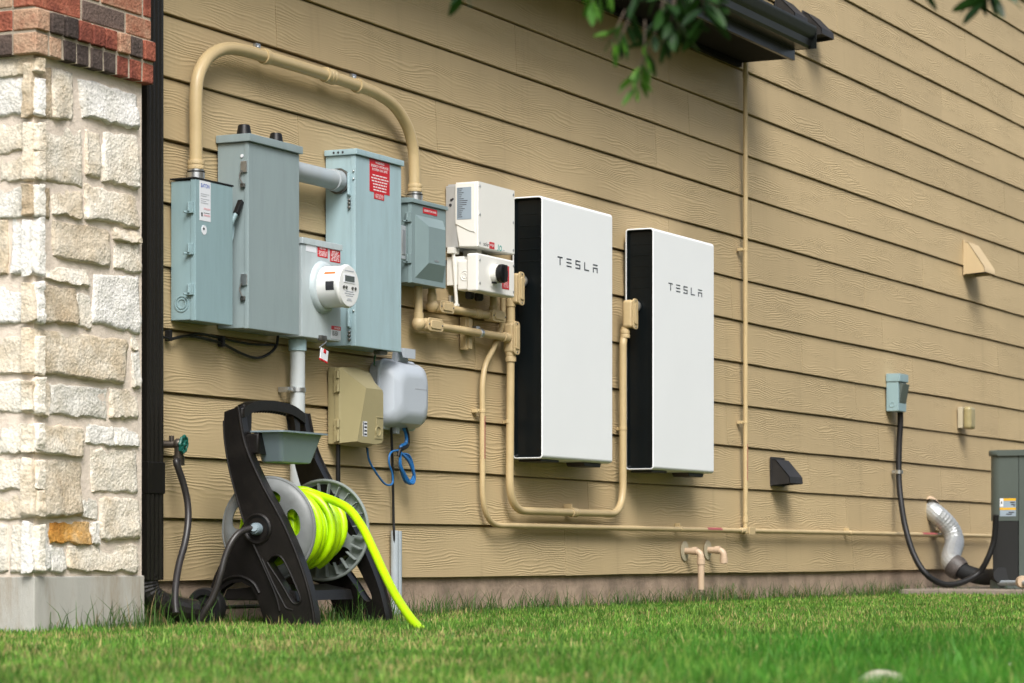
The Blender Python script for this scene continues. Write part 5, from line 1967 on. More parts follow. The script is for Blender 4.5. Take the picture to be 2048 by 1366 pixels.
# drum
def flange(a0, face, name, mat, ribs):
    """disc with kidney slots; face = direction of the outer side along the axis"""
    RF = .182
    radii = [.030, .055, .074, .084, .092, .100, .108, .116, .124, .132, .140, .148, .158, .168, .176, RF]
    hgt = [0, 0, .001, .003, .004, .005, .006, .007, .008, .009, .009, .009, .006, .002, -.004, -.012]
    nth = 140
    mb = MB()
    def fval(r, th):
        c = (th - A(12)) % A(72)
        c = min(c, A(72) - c) * (1 if c <= A(36) else 1)
        return ((abs(r - .113) / .026) ** 2.6 + (c * .113 / .047) ** 2.6) ** (1 / 2.6)
    def hole(ri, ti):
        return fval((radii[ri] + radii[ri + 1]) / 2, 2 * math.pi * (ti + .5) / nth) < 1
    def shaped(ri, ti):
        # pull vertices beside a slot onto its smooth outline
        r, th = radii[ri], 2 * math.pi * ti / nth
        f = fval(r, th)
        if 0 < ri < len(radii) - 1:
            nb = [hole(a, b % nth) for a in (ri - 1, ri) for b in (ti - 1, ti)]
            if any(nb) and not all(nb) and f > .3:
                c = (th - A(12) + A(36)) % A(72) - A(36)
                return .113 + (r - .113) / f, th - c + c / f
        return r, th
    V = {}
    def vert(ri, ti, side):
        key = (ri, ti % nth, side)
        if key not in V:
            rr_, a = shaped(ri, ti % nth)
            V[key] = mb.bm.verts.new(R(a0 + face * (hgt[ri] + side * -.006), rr_ * math.cos(a), ZP + rr_ * math.sin(a)))
        return V[key]
    n_r = len(radii) - 1
    solid = {(ri, ti) for ri in range(n_r) for ti in range(nth) if not hole(ri, ti)}
    for (ri, ti) in solid:
        for sd_ in (0, 1):
            mb.bm.faces.new((vert(ri, ti, sd_), vert(ri + 1, ti, sd_), vert(ri + 1, ti + 1, sd_), vert(ri, ti + 1, sd_)))
        for (r2, t2, e) in ((ri - 1, ti, ((ri, ti), (ri, ti + 1))), (ri + 1, ti, ((ri + 1, ti), (ri + 1, ti + 1))), (ri, (ti - 1) % nth, ((ri, ti), (ri + 1, ti))), (ri, (ti + 1) % nth, ((ri, ti + 1), (ri + 1, ti + 1)))):
            if (r2, t2) not in solid:
                (p, q) = e
                mb.bm.faces.new((vert(*p, 0), vert(*q, 0), vert(*q, 1), vert(*p, 1)))
    o = obj('flange', mb, mat, reel, sharp=45)
    mb = MB()
    pth = [R(a0 + face * -.013, RF * math.cos(2 * math.pi * k / 72), ZP + RF * math.sin(2 * math.pi * k / 72)) for k in range(73)]
    mb.tube(pth, .0062, 8, False)
    obj('rim', mb, mat, o)
    if ribs:
        for k in range(24):
            a = 2 * math.pi * (k + .4) / 24
            mb = MB()
            d_ = UD * math.cos(a) + Vector((0, 0, math.sin(a)))
            e_ = (UD * -math.sin(a) + Vector((0, 0, math.cos(a)))) * .0016
            p0, p1 = R(a0 - face * .007, 0, ZP) + d_ * .126, R(a0 - face * .007, 0, ZP) + d_ * .172
            mb.prism([p0 - e_, p1 - e_, p1 + e_, p0 + e_], -AXD * face * .020)
            obj('rib', mb, mat, o)
    mb = MB()
    mb.lathe([(.034, -.004), (.034, .016), (.028, .022), (0, .022)], R(a0, 0, ZP), AXD * face, 24)
    obj('hub', mb, mat, o)
    return o
A0, A1 = .068, .514
flange(A0, -1, 'near', 'reel_grey', False)
flange(A1, 1, 'far', 'reel_green', True)
mb = MB()
mb.cyl(R(A0 + .004, 0, ZP), R(A1 - .004, 0, ZP), .055, n=24)
obj('drum_core', mb, 'reel_grey', reel)
mb = MB()
mb.lathe([(.0, -.028), (.017, -.028), (.022, -.020), (.022, .02), (.026, .022), (.026, .06)], R(0, 0, ZP), AXD, 20)
mb.cyl(R(-.034, .004, ZP + .004), R(-.020, .0, ZP), .013, n=12)
obj('swivel', mb, 'tray_grey', reel)
# leader hose
ld = thing('leader_hose', 'dark leader hose from the reel hub down into the grass', 'hose', R(-.05, -.1, 0))
mb = MB()
hp = [R(-.018, 0, ZP + .002)]
hp += [D(497, 1058, RZ - .03), D(478, 1066, RZ - .06), D(462, 1086, RZ - .08), D(450, 1115, RZ - .09), D(441, 1150, RZ - .10), D(428, 1190, RZ - .10), D(410, 1222, RZ - .10), D(397, 1246, RZ - .09)]
mb.tube(smooth(hp, 6), .0115, 12)
obj('tube', mb, 'hose_dark', ld)

# lime garden hose
gh = thing('garden_hose', 'bright lime green garden hose wound on the reel, end on the lawn', 'hose', R(.25, 0, 0))
HR = .0158
def hose_turns():
    pts = []
    layers = [(.078, A0 + .030, A1 - .034, 12), (.106, A1 - .050, A0 + .030, 11.4), (.131, A0 + .034, A0 + .30, 7.6)]
    for li, (r, a0, a1, turns) in enumerate(layers):
        steps = int(turns * 28)
        for i in range(steps):
            t_ = i / steps
            th = 2 * math.pi * turns * t_ + li * .4
            rr_ = r + .008 * math.sin(th * .37 + li) + .005 * math.sin(th * 1.3)
            if li == 0 and t_ > .985: rr_ = r + (layers[1][0] - r) * (t_ - .985) / .015
            a = a0 + (a1 - a0) * t_ + .010 * math.sin(th * .73 + li) * math.sin(math.pi * t_) + .006 * math.sin(th)
            pts.append(R(a, -rr_ * math.cos(th) * 1.0, ZP + rr_ * math.sin(th)))
        last = 2 * math.pi * turns
    return pts
mb = MB()
tp = hose_turns()
mb.tube(tp, HR, 10)
obj('coil', mb, 'hose_lime', gh)
mb = MB()
top = R(.315, .02, ZP + .132)
endp = [R(.30, -.12, ZP + .05), R(.30, -.075, ZP + .115), R(.305, .0, ZP + .142), R(.325, .070, ZP + .124)]
endp += [D(692, 1014, 9.93), D(722, 1050, 9.84), D(746, 1098, 9.74), D(768, 1146, 9.62), D(792, 1192, 9.48), D(818, 1232, 9.32), D(842, 1260, 9.18), D(858, 1274, 9.05)]
mb.tube(smooth(endp, 8), HR * .98, 14)
obj('loose_end', mb, 'hose_lime', gh)
mb = MB()
# printed black ticks along the loose end
sp = smooth(endp, 24)
for i0 in (70, 104, 150):
    for k in range(i0, i0 + 12, 2):
        p, q = sp[k], sp[k + 1]
        d_ = (CAM - p).normalized()
        t_ = (q - p).normalized()
        sd_ = d_.cross(t_).normalized()
        o_ = (d_ * .92 + sd_ * .35).normalized() * (HR + .0004)
        mb.prism([p + o_ - sd_ * .0028, q + o_ - sd_ * .0028, q + o_ + sd_ * .0028, p + o_ + sd_ * .0028], d_ * .0004)
obj('print', mb, 'black_print', gh)

# ------------------------------------------------------------------ vent hoods
def vent(name, label, px_l, px_r, py_t, py_b, n_out, mat, cat='vent', width=.17, group=None):
    c = P(px_l, py_t, .02)
    zt, zb = c.z, P(px_l, py_b, .02).z
    s0 = c.x
    s1 = s0 + width
    t = thing(name, label, cat, ((s0 + s1) / 2, -.03, zb), group)
    mb = MB()
    mb.nbox(s0 - .006, s1 + .006, .012, .022, zb - .006, zt + .004, .003)
    obj('back_plate', mb, mat, t)
    mb = MB()
    q = [(.022, zt - .008), (.045, zt - .012), (n_out, zb + .045), (n_out + .004, zb + .012), (n_out, zb + .008), (.022, zb)]
    th = .003
    # hood: two cheeks, sloped top, open underside with dark flap
    for sx in (s0, s1 - th):
        mb.prism([(sx, -n_, z_) for n_, z_ in q], (th, 0, 0))
    mb.prism([(s0, -n_, z_) for n_, z_ in ((.022, zt - .008), (.045, zt - .012), (n_out, zb + .045), (n_out + .004, zb + .010), (n_out, zb + .010), (n_out - .004, zb + .043), (.044, zt - .016), (.022, zt - .012))], (width, 0, 0), .001, 1)
    obj('hood', mb, mat, t, sharp=30)
    mb = MB()
    mb.prism([(s0 + th, -.024, zb + .02), (s0 + th, -(n_out - .008), zb + .028), (s0 + th, -(n_out - .008), zb + .031), (s0 + th, -.024, zb + .023)], (width - 2 * th, 0, 0))
    obj('flap', mb, 'ac_dark', t)
    return t
vent('vent_hood', 'black plastic vent hood low on the wall right of the batteries', 1543, 1600, 915, 970, .125, 'vent_black', width=.2, group='wall vent hoods')
vent('vent_hood', 'black vent hood just beyond the gutter end, nearer the corner', 1606, 1655, 22, 74, .13, 'vent_black', width=.20, group='wall vent hoods')
vent('vent_hood', 'black vent hood half hidden above the gutter', 1552, 1600, -8, 44, .13, 'vent_black', width=.20, group='wall vent hoods')
vent('vent_hood', 'tan painted vent hood high on the far wall', 1929, 1985, 481, 548, .155, 'tan_hood', width=.24, group='wall vent hoods')

# ------------------------------------------------------------------ drain stubs
def stub(label, px, py, drop):
    c = P(px, py, .02)
    t = thing('drain_pipe', label, 'pipe', c, 'buff drain pipe stubs')
    no = .105
    pts = fillet([(c.x, -.010, c.z), (c.x, -no, c.z - .002), (c.x, -no, c.z - drop)], .035, 8)
    mb = MB()
    mb.tube(pts, .0165, 16)
    obj('pipe', mb, 'pipe_buff', t)
    mb = MB()
    mb.lathe([(.0165, .018), (.0205, .0185), (.0205, .045), (.0165, .0455)], (c.x, -.04, c.z), (0, -1, 0), 16)
    mb.lathe([(.0165, 0), (.0205, .0005), (.0205, .03), (.0165, .0305)], (c.x, -no, c.z - .068), (0, 0, 1), 16)
    obj('elbow', mb, 'pipe_buff', t)
    mb = MB()
    mb.lathe([(.017, .002), (.050, .001), (.050, .004), (.017, .006)], (c.x, -.014, c.z), (0, -1, 0), 24)
    obj('wall_flange', mb, 'outlet_beige', t)
stub('buff plastic drain elbow with long spout pointing down', 1371, 1102, .195)
stub('buff plastic drain elbow with short cut off spout', 1417, 1100, .070)

# ------------------------------------------------------------------ AC disconnect, outlet and whip
nf = .095
s0, s1, zt, zb = boxdims(1797, 1813, 748, 822, nf)
ds = thing('ac_disconnect', 'small grey disconnect box high on the wall near the air conditioner', 'electrical box', ((s0 + s1) / 2, -.05, zb))
mb = MB()
mb.nbox(s0, s1, NB0, nf, zb, zt, .005, 2)
obj('body', mb, 'grey_blue', ds)
mb = MB()
mb.nbox(s0 - .006, s1 + .004, NB0, nf + .012, zt - .045, zt + .004, .004)
obj('lid', mb, 'grey_blue', ds)
mb = MB()
mb.prism([(s0 + .015, -nf, zt - .05), (s0 + .015, -(nf + .025), zt - .06), (s0 + .015, -(nf + .004), zb + .06), (s0 + .015, -nf, zb + .05)], (s1 - s0 - .03, 0, 0), .003)
obj('pull_cover', mb, 'ac_paint', ds)
mb = MB()
mb.lathe([(.018, 0), (.018, .002), (.014, .003), (.013, 0)], (s0, -.055, zb + .04), (-1, 0, 0), 20)
obj('knockout', mb, 'grey_blue', ds)
wp_ = thing('ac_whip', 'black flexible electrical whip drooping from disconnect to air conditioner', 'cable', P(1800, 1000, .08))
mb = MB()
xw = P(1799, 830, .05).x
pts = smooth([(xw, -.055, zb + .005), (xw, -.055, P(1799, 850, .05).z), P(1798, 900, .05), P(1798, 960, .06), P(1803, 1010, .09), P(1812, 1060, .13), P(1828, 1110, .20), P(1852, 1148, .28), P(1885, 1168, .36), P(1920, 1166, .44), P(1955, 1148, .52), P(1974, 1120, .58), P(1988, 1080, .62), P(1992, 1030, .64)], 7)
mb.tube(pts, .0185, 12)
obj('sheath', mb, 'black_rubber', wp_)
mb = MB()
mb.lathe([(.019, -.012), (.024, -.011), (.024, .011), (.019, .012)], P(1798, 944, .058), (0, 0, 1), 12)
mb.nbox(xw - .05, xw - .01, .016, .06, P(1798, 944, .05).z - .008, P(1798, 944, .05).z + .008, .002)
obj('strap', mb, 'zinc', wp_)
nf = .05
s0, s1, zt, zb = boxdims(1925, 1936, 814, 856, nf)
ol = thing('outdoor_outlet', 'small beige outdoor outlet with bubble cover on the far wall', 'outlet', ((s0 + s1) / 2, -.04, zb))
mb = MB()
mb.nbox(s0, s1, NB0, nf, zb, zt, .004)
obj('back_box', mb, 'outlet_beige', ol)
mb = MB()
mb.nbox(s0 + .004, s1 - .002, nf, nf + .055, zb - .008, zt + .004, .022, 4)
obj('bubble_cover', mb, 'outlet_cover', ol)

# ------------------------------------------------------------------ refrigerant line duct
du = thing('flex_duct', 'crinkled silver foil line duct curving out of the wall', 'duct', P(1890, 1090, .15))
pth = smooth([P(1858, 1016, .0), P(1870, 1026, .05), P(1888, 1042, .10), P(1903, 1062, .14), P(1909, 1086, .17), P(1903, 1108, .20), P(1902, 1124, .24), P(1914, 1138, .29)], 7)
rad = [.060 + .0020 * (i % 2) for i in range(len(pth))]
mb = MB()
mb.tube(pth, .060, 18, True, rad)
obj('foil_sleeve', mb, 'foil', du, sharp=15)
mb = MB()
mb.lathe([(.060, 0), (.068, .004), (.068, .035), (.064, .05)], P(1856, 1012, .0), P(1866, 1022, .05) - P(1858, 1014, 0), 18)
obj('wall_collar', mb, 'pipe_buff', du)
mb = MB()
a, b_ = P(1904, 1128, .26), P(1922, 1142, .32)
mb.tube([a, a.lerp(b_, .5), b_], .056, 16, True, [.072, .076, .066])
obj('tape_wrap', mb, 'tape_dark', du)
mb = MB()
mb.tube(smooth([P(1916, 1138, .30), P(1940, 1148, .38), P(1965, 1154, .46), P(1990, 1154, .56), P(2003, 1150, .64)], 6), .050, 14)
mb.tube(smooth([P(1985, 1155, .55), P(1994, 1162, .58), P(1996, 1172, .60)], 4), .036, 12)
obj('insulation', mb, 'foam_black', du)
mb = MB()
mb.tube(smooth([P(1995, 1166, .60), P(2020, 1166, .72), P(2060, 1166, .92)], 5), .017, 10)
obj('suction_line', mb, 'grey_pvc', du)
mb = MB()
mb.lathe([(0, .0), (.034, .0), (.038, .006), (.038, .06)], P(2047, 1164, .86), FWD, 16)
obj('pipe_cap', mb, 'pipe_buff', du)

# ------------------------------------------------------------------ AC pad and unit
padp = P(1803, 1178, .12)
PADZ = padp.z
pad = obj('equipment_pad', MB().box(padp.x, padp.x + 2.6, -1.75, -.10, -.10, PADZ, .012, 2), 'pad_concrete', loc=(padp.x + 1.3, -.9, 0))
tag(pad, 'weathered concrete equipment pad under the air conditioner', 'pad')
nb_ = .55
ua = P(1976, 1000, nb_)
ux0, uy1 = ua.x, -nb_
UW = .86
zt_ = P(1976, 912, nb_).z
acu = thing('air_conditioner', 'dark grey green air conditioner condenser cut by the right edge', 'air conditioner', (ux0 + UW / 2, uy1 - UW / 2, PADZ))
def rsq(x0, x1, y0, y1, r, z, mb, k=6):
    pts = []
    for (cx_, cy_, a0) in ((x1 - r, y1 - r, 0), (x0 + r, y1 - r, 90), (x0 + r, y0 + r, 180), (x1 - r, y0 + r, 270)):
        for i in range(k):
            a = math.radians(a0 + 90 * i / (k - 1))
            pts.append(Vector((cx_ + r * math.cos(a), cy_ + r * math.sin(a), z)))
    return pts
mb = MB()
mb.prism(rsq(ux0 + .02, ux0 + UW - .02, uy1 - UW + .02, uy1 - .02, .05, PADZ + .04, mb), (0, 0, zt_ - PADZ - .05))
obj('coil_core', mb, 'ac_dark', acu)
mb = MB()
mb.prism(rsq(ux0 - .012, ux0 + UW + .012, uy1 - UW - .012, uy1 + .012, .075, zt_, mb), (0, 0, .035), .012, 3)
obj('top_cover', mb, 'ac_paint', acu, sharp=30)
mb = MB()
mb.prism(rsq(ux0 - .004, ux0 + UW + .004, uy1 - UW - .004, uy1 + .004, .07, PADZ + .002, mb), (0, 0, .05), .004)
obj('base_pan', mb, 'ac_paint', acu)
# curved service corner panel at the back left
mb = MB()
zlo_ = P(1980, 1042, nb_).z
NW = .19
arc = []
r = .075
arc.append((ux0 + .16, uy1))
for i in range(8):
    a = math.radians(90 + 90 * i / 7)
    arc.append((ux0 + r + r * math.cos(a), uy1 - r + r * math.sin(a)))
arc.append((ux0, uy1 - NW))
inner = [(x + .012, y - .012) if i < 9 else (x + .012, y) for i, (x, y) in enumerate(arc)]
poly = arc + inner[::-1]
mb.prism([(x, y, zlo_) for x, y in poly], (0, 0, zt_ - zlo_), .0)
sp_ = obj('service_panel', mb, 'ac_paint', acu, sharp=30)
mb = MB()
mb.box(ux0 + .001, ux0 + .020, uy1 - NW - .040, uy1 - NW - .004, PADZ + .05, zt_)
obj('corner_post', mb, 'ac_paint', acu)
mb = MB()
mb.box(ux0 + .012, ux0 + .02, uy1 - NW - .004, uy1 - NW, PADZ + .05, zt_)
obj('seam', mb, 'ac_dark', acu)
# louvre slats along the left side
nl = 34
for k in range(nl):
    z_ = PADZ + .06 + (zt_ - PADZ - .08) * k / nl
    mb = MB()
    hgt_ = (zt_ - PADZ - .08) / nl * .62
    mb.box(ux0 + .002, ux0 + .008, uy1 - UW + .02, uy1 - NW - .058, z_, z_ + hgt_)
    obj('louvre_slat', mb, 'ac_paint', acu)
mb = MB()
mb.box(ux0 + .001, ux0 + .010, uy1 - NW - .060, uy1 - NW - .040, PADZ + .05, zt_)
obj('louvre_stile', mb, 'ac_paint', acu)
mb = MB()
for k in range(30):
    z_ = PADZ + .06 + (zt_ - PADZ - .08) * k / 30
    mb.box(ux0 + .08, ux0 + UW - .05, uy1 - UW + .002, uy1 - UW + .008, z_, z_ + .014)
tag(obj('front_louvres', mb, 'ac_paint', acu), kind='stuff')
# caution label on the service panel
zl0, zl1 = P(1990, 1040, nb_).z, P(1990, 998, nb_).z
zl0 += .02
y0, y1 = uy1 - NW + .015, uy1 - .075
mb = MB()
mb.box(ux0 - .0012, ux0 - .0003, y0, y1, zl0, zl1)
lab = obj('caution_label', mb, 'grey_label', sp_)
hL = zl1 - zl0
mb = MB()
mb.box(ux0 - .002, ux0 - .0012, y0, y0 + (y1 - y0) * .78, zl1 - hL * .13, zl1)
mb.box(ux0 - .002, ux0 - .0012, y0, y1, zl0 + hL * .36, zl0 + hL * .48)
obj('yellow_band', mb, 'yellow_label', lab)
mb = MB()
mb.box(ux0 - .002, ux0 - .0012, y1 - (y1 - y0) * .22, y1, zl1 - hL * .46, zl1)
obj('white_field', mb, 'white_label', lab)
mb = MB()
for i, (f0, f1, v) in enumerate(((.05, .35, .78), (.05, .30, .66), (.05, .15, .58), (.1, .45, .22), (.25, .6, .12))):
    mb.box(ux0 - .002, ux0 - .0012, y0 + (y1 - y0) * f0, y0 + (y1 - y0) * f1, zl0 + hL * (v - .03), zl0 + hL * (v + .03))
mb.box(ux0 - .0026, ux0 - .002, y1 - (y1 - y0) * .14, y1 - (y1 - y0) * .08, zl1 - hL * .30, zl1 - hL * .16)
obj('print', mb, 'black_print', lab)
mb = MB()
mb.box(ux0 - .0004, ux0 + .05, uy1 - NW + .002, uy1 - .03, PADZ + .05, zlo_ - .003)
obj('valve_bay', mb, 'ac_dark', acu)

# ------------------------------------------------------------------ rocks at the lower right
ROCKS = []
def rock(name, label, px, py, sx, sz, mat, seed, z=0.0, group=None, sy=None):
    c = G(px, py, z)
    ROCKS.append((c.x, c.y, sx))
    mb = MB()
    bmesh.ops.create_icosphere(mb.bm, subdivisions=3, radius=1.0)
    for v in mb.bm.verts:
        q = v.co * 1.3 + Vector((seed, seed * 2, 0))
        f = 1 + .22 * mnoise.noise(q) + .10 * mnoise.noise(q * 2.7)
        v.co = Vector((v.co.x * sx * f, v.co.y * (sy or sx) * f, v.co.z * sz * f)) + Vector((c.x, c.y, z + sz * .35))
    tag(obj(name, mb, mat, None, sharp=80, loc=(c.x, c.y, 0)), label, 'rock', group)
rock('rock', 'pale flat stone cut by the bottom edge of the lawn', 1766, 1392, .050, .034, 'rock', 2)
rock('rock', 'small pinkish stone in the grass at the lower right', 1918, 1356, .017, .020, 'rock_pink', 5, group='stones in the grass')
rock('rock', 'small tan stone beside the pinkish one in the grass', 1962, 1356, .015, .019, 'rock', 8, group='stones in the grass')
rock('rock', 'small tan stone in the grass by the right edge', 2016, 1350, .017, .019, 'rock', 11, group='stones in the grass')
rock('rock', 'small pale stone in the grass left of the others', 1790, 1350, .014, .018, 'rock', 14, group='stones in the grass')

# ------------------------------------------------------------------ oak tree reaching in from above
rt = random.Random(21)
def leaf_mesh(ln, wd_):
    me = bpy.data.meshes.new('leaf')
    prof = [(0, .06), (.12, .35), (.3, .8), (.5, 1), (.7, .9), (.88, .55), (1, .0)]
    vs, fs = [], []
    for t_, w_ in prof:
        z_ = -.10 * ln * t_ * t_
        vs += [(-w_ * wd_ / 2, t_ * ln, z_ + .14 * w_ * wd_), (0, t_ * ln, z_), (w_ * wd_ / 2, t_ * ln, z_ + .14 * w_ * wd_)]
    for i in range(len(prof) - 1):
        a = i * 3
        fs += [(a, a + 1, a + 4, a + 3), (a + 1, a + 2, a + 5, a + 4)]
    me.from_pydata(vs, [], fs)
    me.shade_smooth()
    return me
lm = [leaf_mesh(.048, .0130), leaf_mesh(.041, .0112), leaf_mesh(.055, .0142)]
for m_ in lm: m_.materials.append(M['leaf'])
lmy = [leaf_mesh(.044, .0115), leaf_mesh(.038, .0105)]
for m_ in lmy: m_.materials.append(M['leaf_young'])
TD = 4.6
tbase = CAM + RGT * 1.75 + FWD * 5.6
tbase.z = 0
tree = thing('oak_tree', 'live oak whose dark leafy twigs hang into the top of the picture', 'tree', tbase)
mb = MB()
tp_ = [tbase, tbase + Vector((.02, -.01, .6)), tbase + Vector((-.02, .03, 1.4)), tbase + Vector((.05, 0, 2.4)), tbase + Vector((0, -.03, 3.2))]
mb.tube(smooth(tp_, 5), .1, 14, True, [.12 - .0042 * i for i in range(21)])
obj('trunk', mb, 'bark', tree)
def leafat(p, d, young=False, scale=1.0):
    me = rt.choice(lmy if young else lm)
    o = bpy.data.objects.new('leaf', me)
    COL.objects.link(o)
    o.parent = tree
    d = Vector(d).normalized()
    rot = d.to_track_quat('Y', 'Z').to_matrix().to_4x4() @ Matrix.Rotation(rt.uniform(-1.0, 1.0), 4, 'Y')
    o.matrix_local = Matrix.Translation(p - tbase) @ rot @ Matrix.Scale(scale, 4)
def twig(pts, nleaf, r=.004, young=False, spread=1.0, skip=0.0, scale=1.0):
    mb = MB()
    sp_ = smooth(pts, 6)
    n_ = len(sp_)
    mb.tube(sp_, r * .5, 6, True, [r * .5 * (1 - .75 * i / (n_ - 1)) for i in range(n_)])
    obj('twig', mb, 'bark', tree)
    for k in range(nleaf):
        t_ = skip + (1 - skip) * (k + .5) / nleaf
        i = min(n_ - 2, int(t_ * (n_ - 1)))
        p = sp_[i]
        d = (sp_[i + 1] - sp_[i]).normalized()
        side = d.cross(Vector((rt.uniform(-1, 1), rt.uniform(-1, 1), rt.uniform(-.4, 1)))).normalized()
        leafat(p, d * rt.uniform(.3, .9) + side * spread + Vector((0, 0, rt.uniform(-.5, .1))), young, scale * rt.uniform(.8, 1.15))
# limbs above the frame
up_ = lambda px, py, dd=0.0: D(px, py, TD + dd)
limb = [tbase + Vector((0, 0, 1.25)), up_(2300, -260), up_(1900, -250), up_(1600, -190), up_(1400, -120), up_(1330, -60)]
mb = MB()
sl = smooth(limb, 7)
mb.tube(sl, .03, 10, True, [.034 - .026 * i / (len(sl) - 1) for i in range(len(sl))])
obj('limb', mb, 'bark', tree)
limb2 = [up_(1600, -190), up_(1350, -190), up_(1150, -150), up_(950, -100), up_(925, -60)]
mb = MB()
sl = smooth(limb2, 7)
mb.tube(sl, .012, 8, True, [.013 - .009 * i / (len(sl) - 1) for i in range(len(sl))])
obj('limb', mb, 'bark', tree)
twig([up_(1330, -60), up_(1325, 10), up_(1312, 60), up_(1290, 110)], 12, .005, skip=.1, scale=1.15)
twig([up_(1300, -80), up_(1270, 0), up_(1250, 50), up_(1232, 78)], 11, .004, skip=.1)
twig([up_(1350, -50), up_(1345, 20), up_(1340, 60), up_(1325, 85)], 9, .004, skip=.05, scale=1.1)
twig([up_(1290, 40), up_(1288, 90), up_(1282, 128), up_(1274, 160)], 9, .003, True, skip=.35)
twig([up_(1250, 20), up_(1232, 60), up_(1222, 86)], 5, .003, True, skip=.2)
twig([up_(1360, -70), up_(1395, -20), up_(1420, 0), up_(1450, 22)], 9, .004, skip=.2)
twig([up_(1250, -90), up_(1215, -40), up_(1190, -8), up_(1182, 10)], 8, .004, skip=.3, young=True, scale=1.2)
twig([up_(1380, -90), up_(1360, -30), up_(1352, 0), up_(1345, 30)], 7, .004, skip=.1, scale=1.2)
twig([up_(950, -100), up_(934, -50), up_(928, -22), up_(926, -5)], 5, .003, skip=.5)
twig([up_(2000, -200), up_(1985, -110), up_(1970, -45), up_(1968, -14)], 11, .004, skip=.4, scale=1.1)
twig([up_(2060, -200), up_(2010, -110), up_(1990, -50), up_(2000, -6)], 9, .004, skip=.45, scale=1.1)
twig([up_(1880, -220), up_(1850, -110), up_(1842, -40), up_(1838, -24)], 6, .003, skip=.5)
twig([up_(1290, 70), up_(1286, 110), up_(1280, 150), up_(1276, 182)], 8, .003, True, skip=.45)
twig([up_(1260, 40), up_(1244, 70), up_(1236, 84), up_(1222, 96)], 5, .003, True, skip=.3)
twig([up_(1330, 0), up_(1352, 40), up_(1362, 70)], 7, .003, skip=.1, scale=1.2)
twig([up_(1400, -60), up_(1405, -10), up_(1408, 20), up_(1410, 44)], 8, .004, skip=.2, scale=1.3)
twig([up_(1980, -100), up_(1975, -20), up_(1972, 6)], 8, .003, skip=.5, scale=1.2)
# crown mass above, out of the frame
for k in range(26):
    p0 = sl[0].lerp(tbase + Vector((0, 0, 2.6)), rt.random()) + Vector((rt.uniform(-.5, .5), rt.uniform(-.5, .5), rt.uniform(.2, 1.0)))
    twig([p0, p0 + Vector((rt.uniform(-.15, .15), rt.uniform(-.15, .15), .05)), p0 + Vector((rt.uniform(-.3, .3), rt.uniform(-.3, .3), rt.uniform(-.1, .1)))], 5, .004, skip=.2, scale=1.3)

# ------------------------------------------------------------------ grass
def build_grass(name, label, xy, hgt, wid, colr, seed, bendk=0.55):
    g = np.random.default_rng(seed)
    n = len(xy)
    ang = g.uniform(0, 2 * np.pi, n)
    lean = g.uniform(0.05, bendk, n) * hgt
    dirx, diry = np.cos(ang), np.sin(ang)
    sa = g.uniform(0, 2 * np.pi, n)
    sx, sy = np.cos(sa), np.sin(sa)
    v = np.zeros((n, 5, 3))
    w2 = wid / 2
    v[:, 0, 0] = xy[:, 0] - sx * w2; v[:, 0, 1] = xy[:, 1] - sy * w2
    v[:, 1, 0] = xy[:, 0] + sx * w2; v[:, 1, 1] = xy[:, 1] + sy * w2
    mx_, my_ = xy[:, 0] + dirx * lean * .35, xy[:, 1] + diry * lean * .35
    v[:, 2, 0] = mx_ - sx * w2 * .8; v[:, 2, 1] = my_ - sy * w2 * .8
    v[:, 3, 0] = mx_ + sx * w2 * .8; v[:, 3, 1] = my_ + sy * w2 * .8
    v[:, 2, 2] = v[:, 3, 2] = hgt * .55
    v[:, 4, 0] = xy[:, 0] + dirx * lean; v[:, 4, 1] = xy[:, 1] + diry * lean
    v[:, 4, 2] = hgt * np.sqrt(np.clip(1 - (lean / hgt) ** 2 * .6, .2, 1))
    v[:, :2, 2] = -.003
    me = bpy.data.meshes.new(name)
    me.vertices.add(n * 5)
    me.vertices.foreach_set('co', v.reshape(-1).astype(np.float32))
    base = (np.arange(n) * 5)[:, None]
    quad = base + np.array([0, 1, 3, 2])
    tri = base + np.array([2, 3, 4])
    loops = np.concatenate([quad, tri], axis=1).reshape(-1)
    me.loops.add(n * 7)
    me.loops.foreach_set('vertex_index', loops.astype(np.int32))
    me.polygons.add(n * 2)
    st_ = np.stack([np.arange(n) * 7, np.arange(n) * 7 + 4], 1).reshape(-1)
    me.polygons.foreach_set('loop_start', st_.astype(np.int32))
    me.update(calc_edges=True)
    at = me.attributes.new('blade_colour', 'FLOAT_COLOR', 'POINT')
    cc = np.ones((n, 5, 4), dtype=np.float32)
    cc[:, :, :3] = colr[:, None, :]
    at.data.foreach_set('color', cc.reshape(-1))
    me.validate()
    o = finish(name, me, 'grass', None)
    tag(o, label, 'grass', kind='stuff')
    return o

gr = np.random.default_rng(5)
# sample in the camera's ground fan, denser close by
def fan(zn, zf, dens, extra):
    area_w = lambda z: 2 * (1024 / F) * z + 2 * extra
    nt_ = int((zf - zn) * (area_w(zn) + area_w(zf)) / 2 * dens)
    z_ = gr.uniform(zn, zf, nt_)
    x_ = gr.uniform(-1, 1, nt_) * area_w(zf) / 2
    k = np.abs(x_) < area_w(z_) / 2
    z_, x_ = z_[k], x_[k]
    X = CAM.x + RGT.x * x_ + FWD.x * z_
    Y = CAM.y + RGT.y * x_ + FWD.y * z_
    return np.stack([X, Y], 1)
pts = np.concatenate([fan(4.3, 6.0, 15000, .5), fan(6.0, 8.0, 11500, .6), fan(8.0, 10.5, 9000, .7), fan(10.5, 14.0, 6000, .7), fan(14.0, 20.0, 4000, .5)])
X, Y = pts[:, 0], pts[:, 1]
keep = (Y < -.012)
keep &= ~((X > sc0 - .03) & (X < sc1 + .03) & (Y > -NP - .015))
keep &= ~((X > padp.x - .01) & (Y > -1.77) & (Y < -.08))
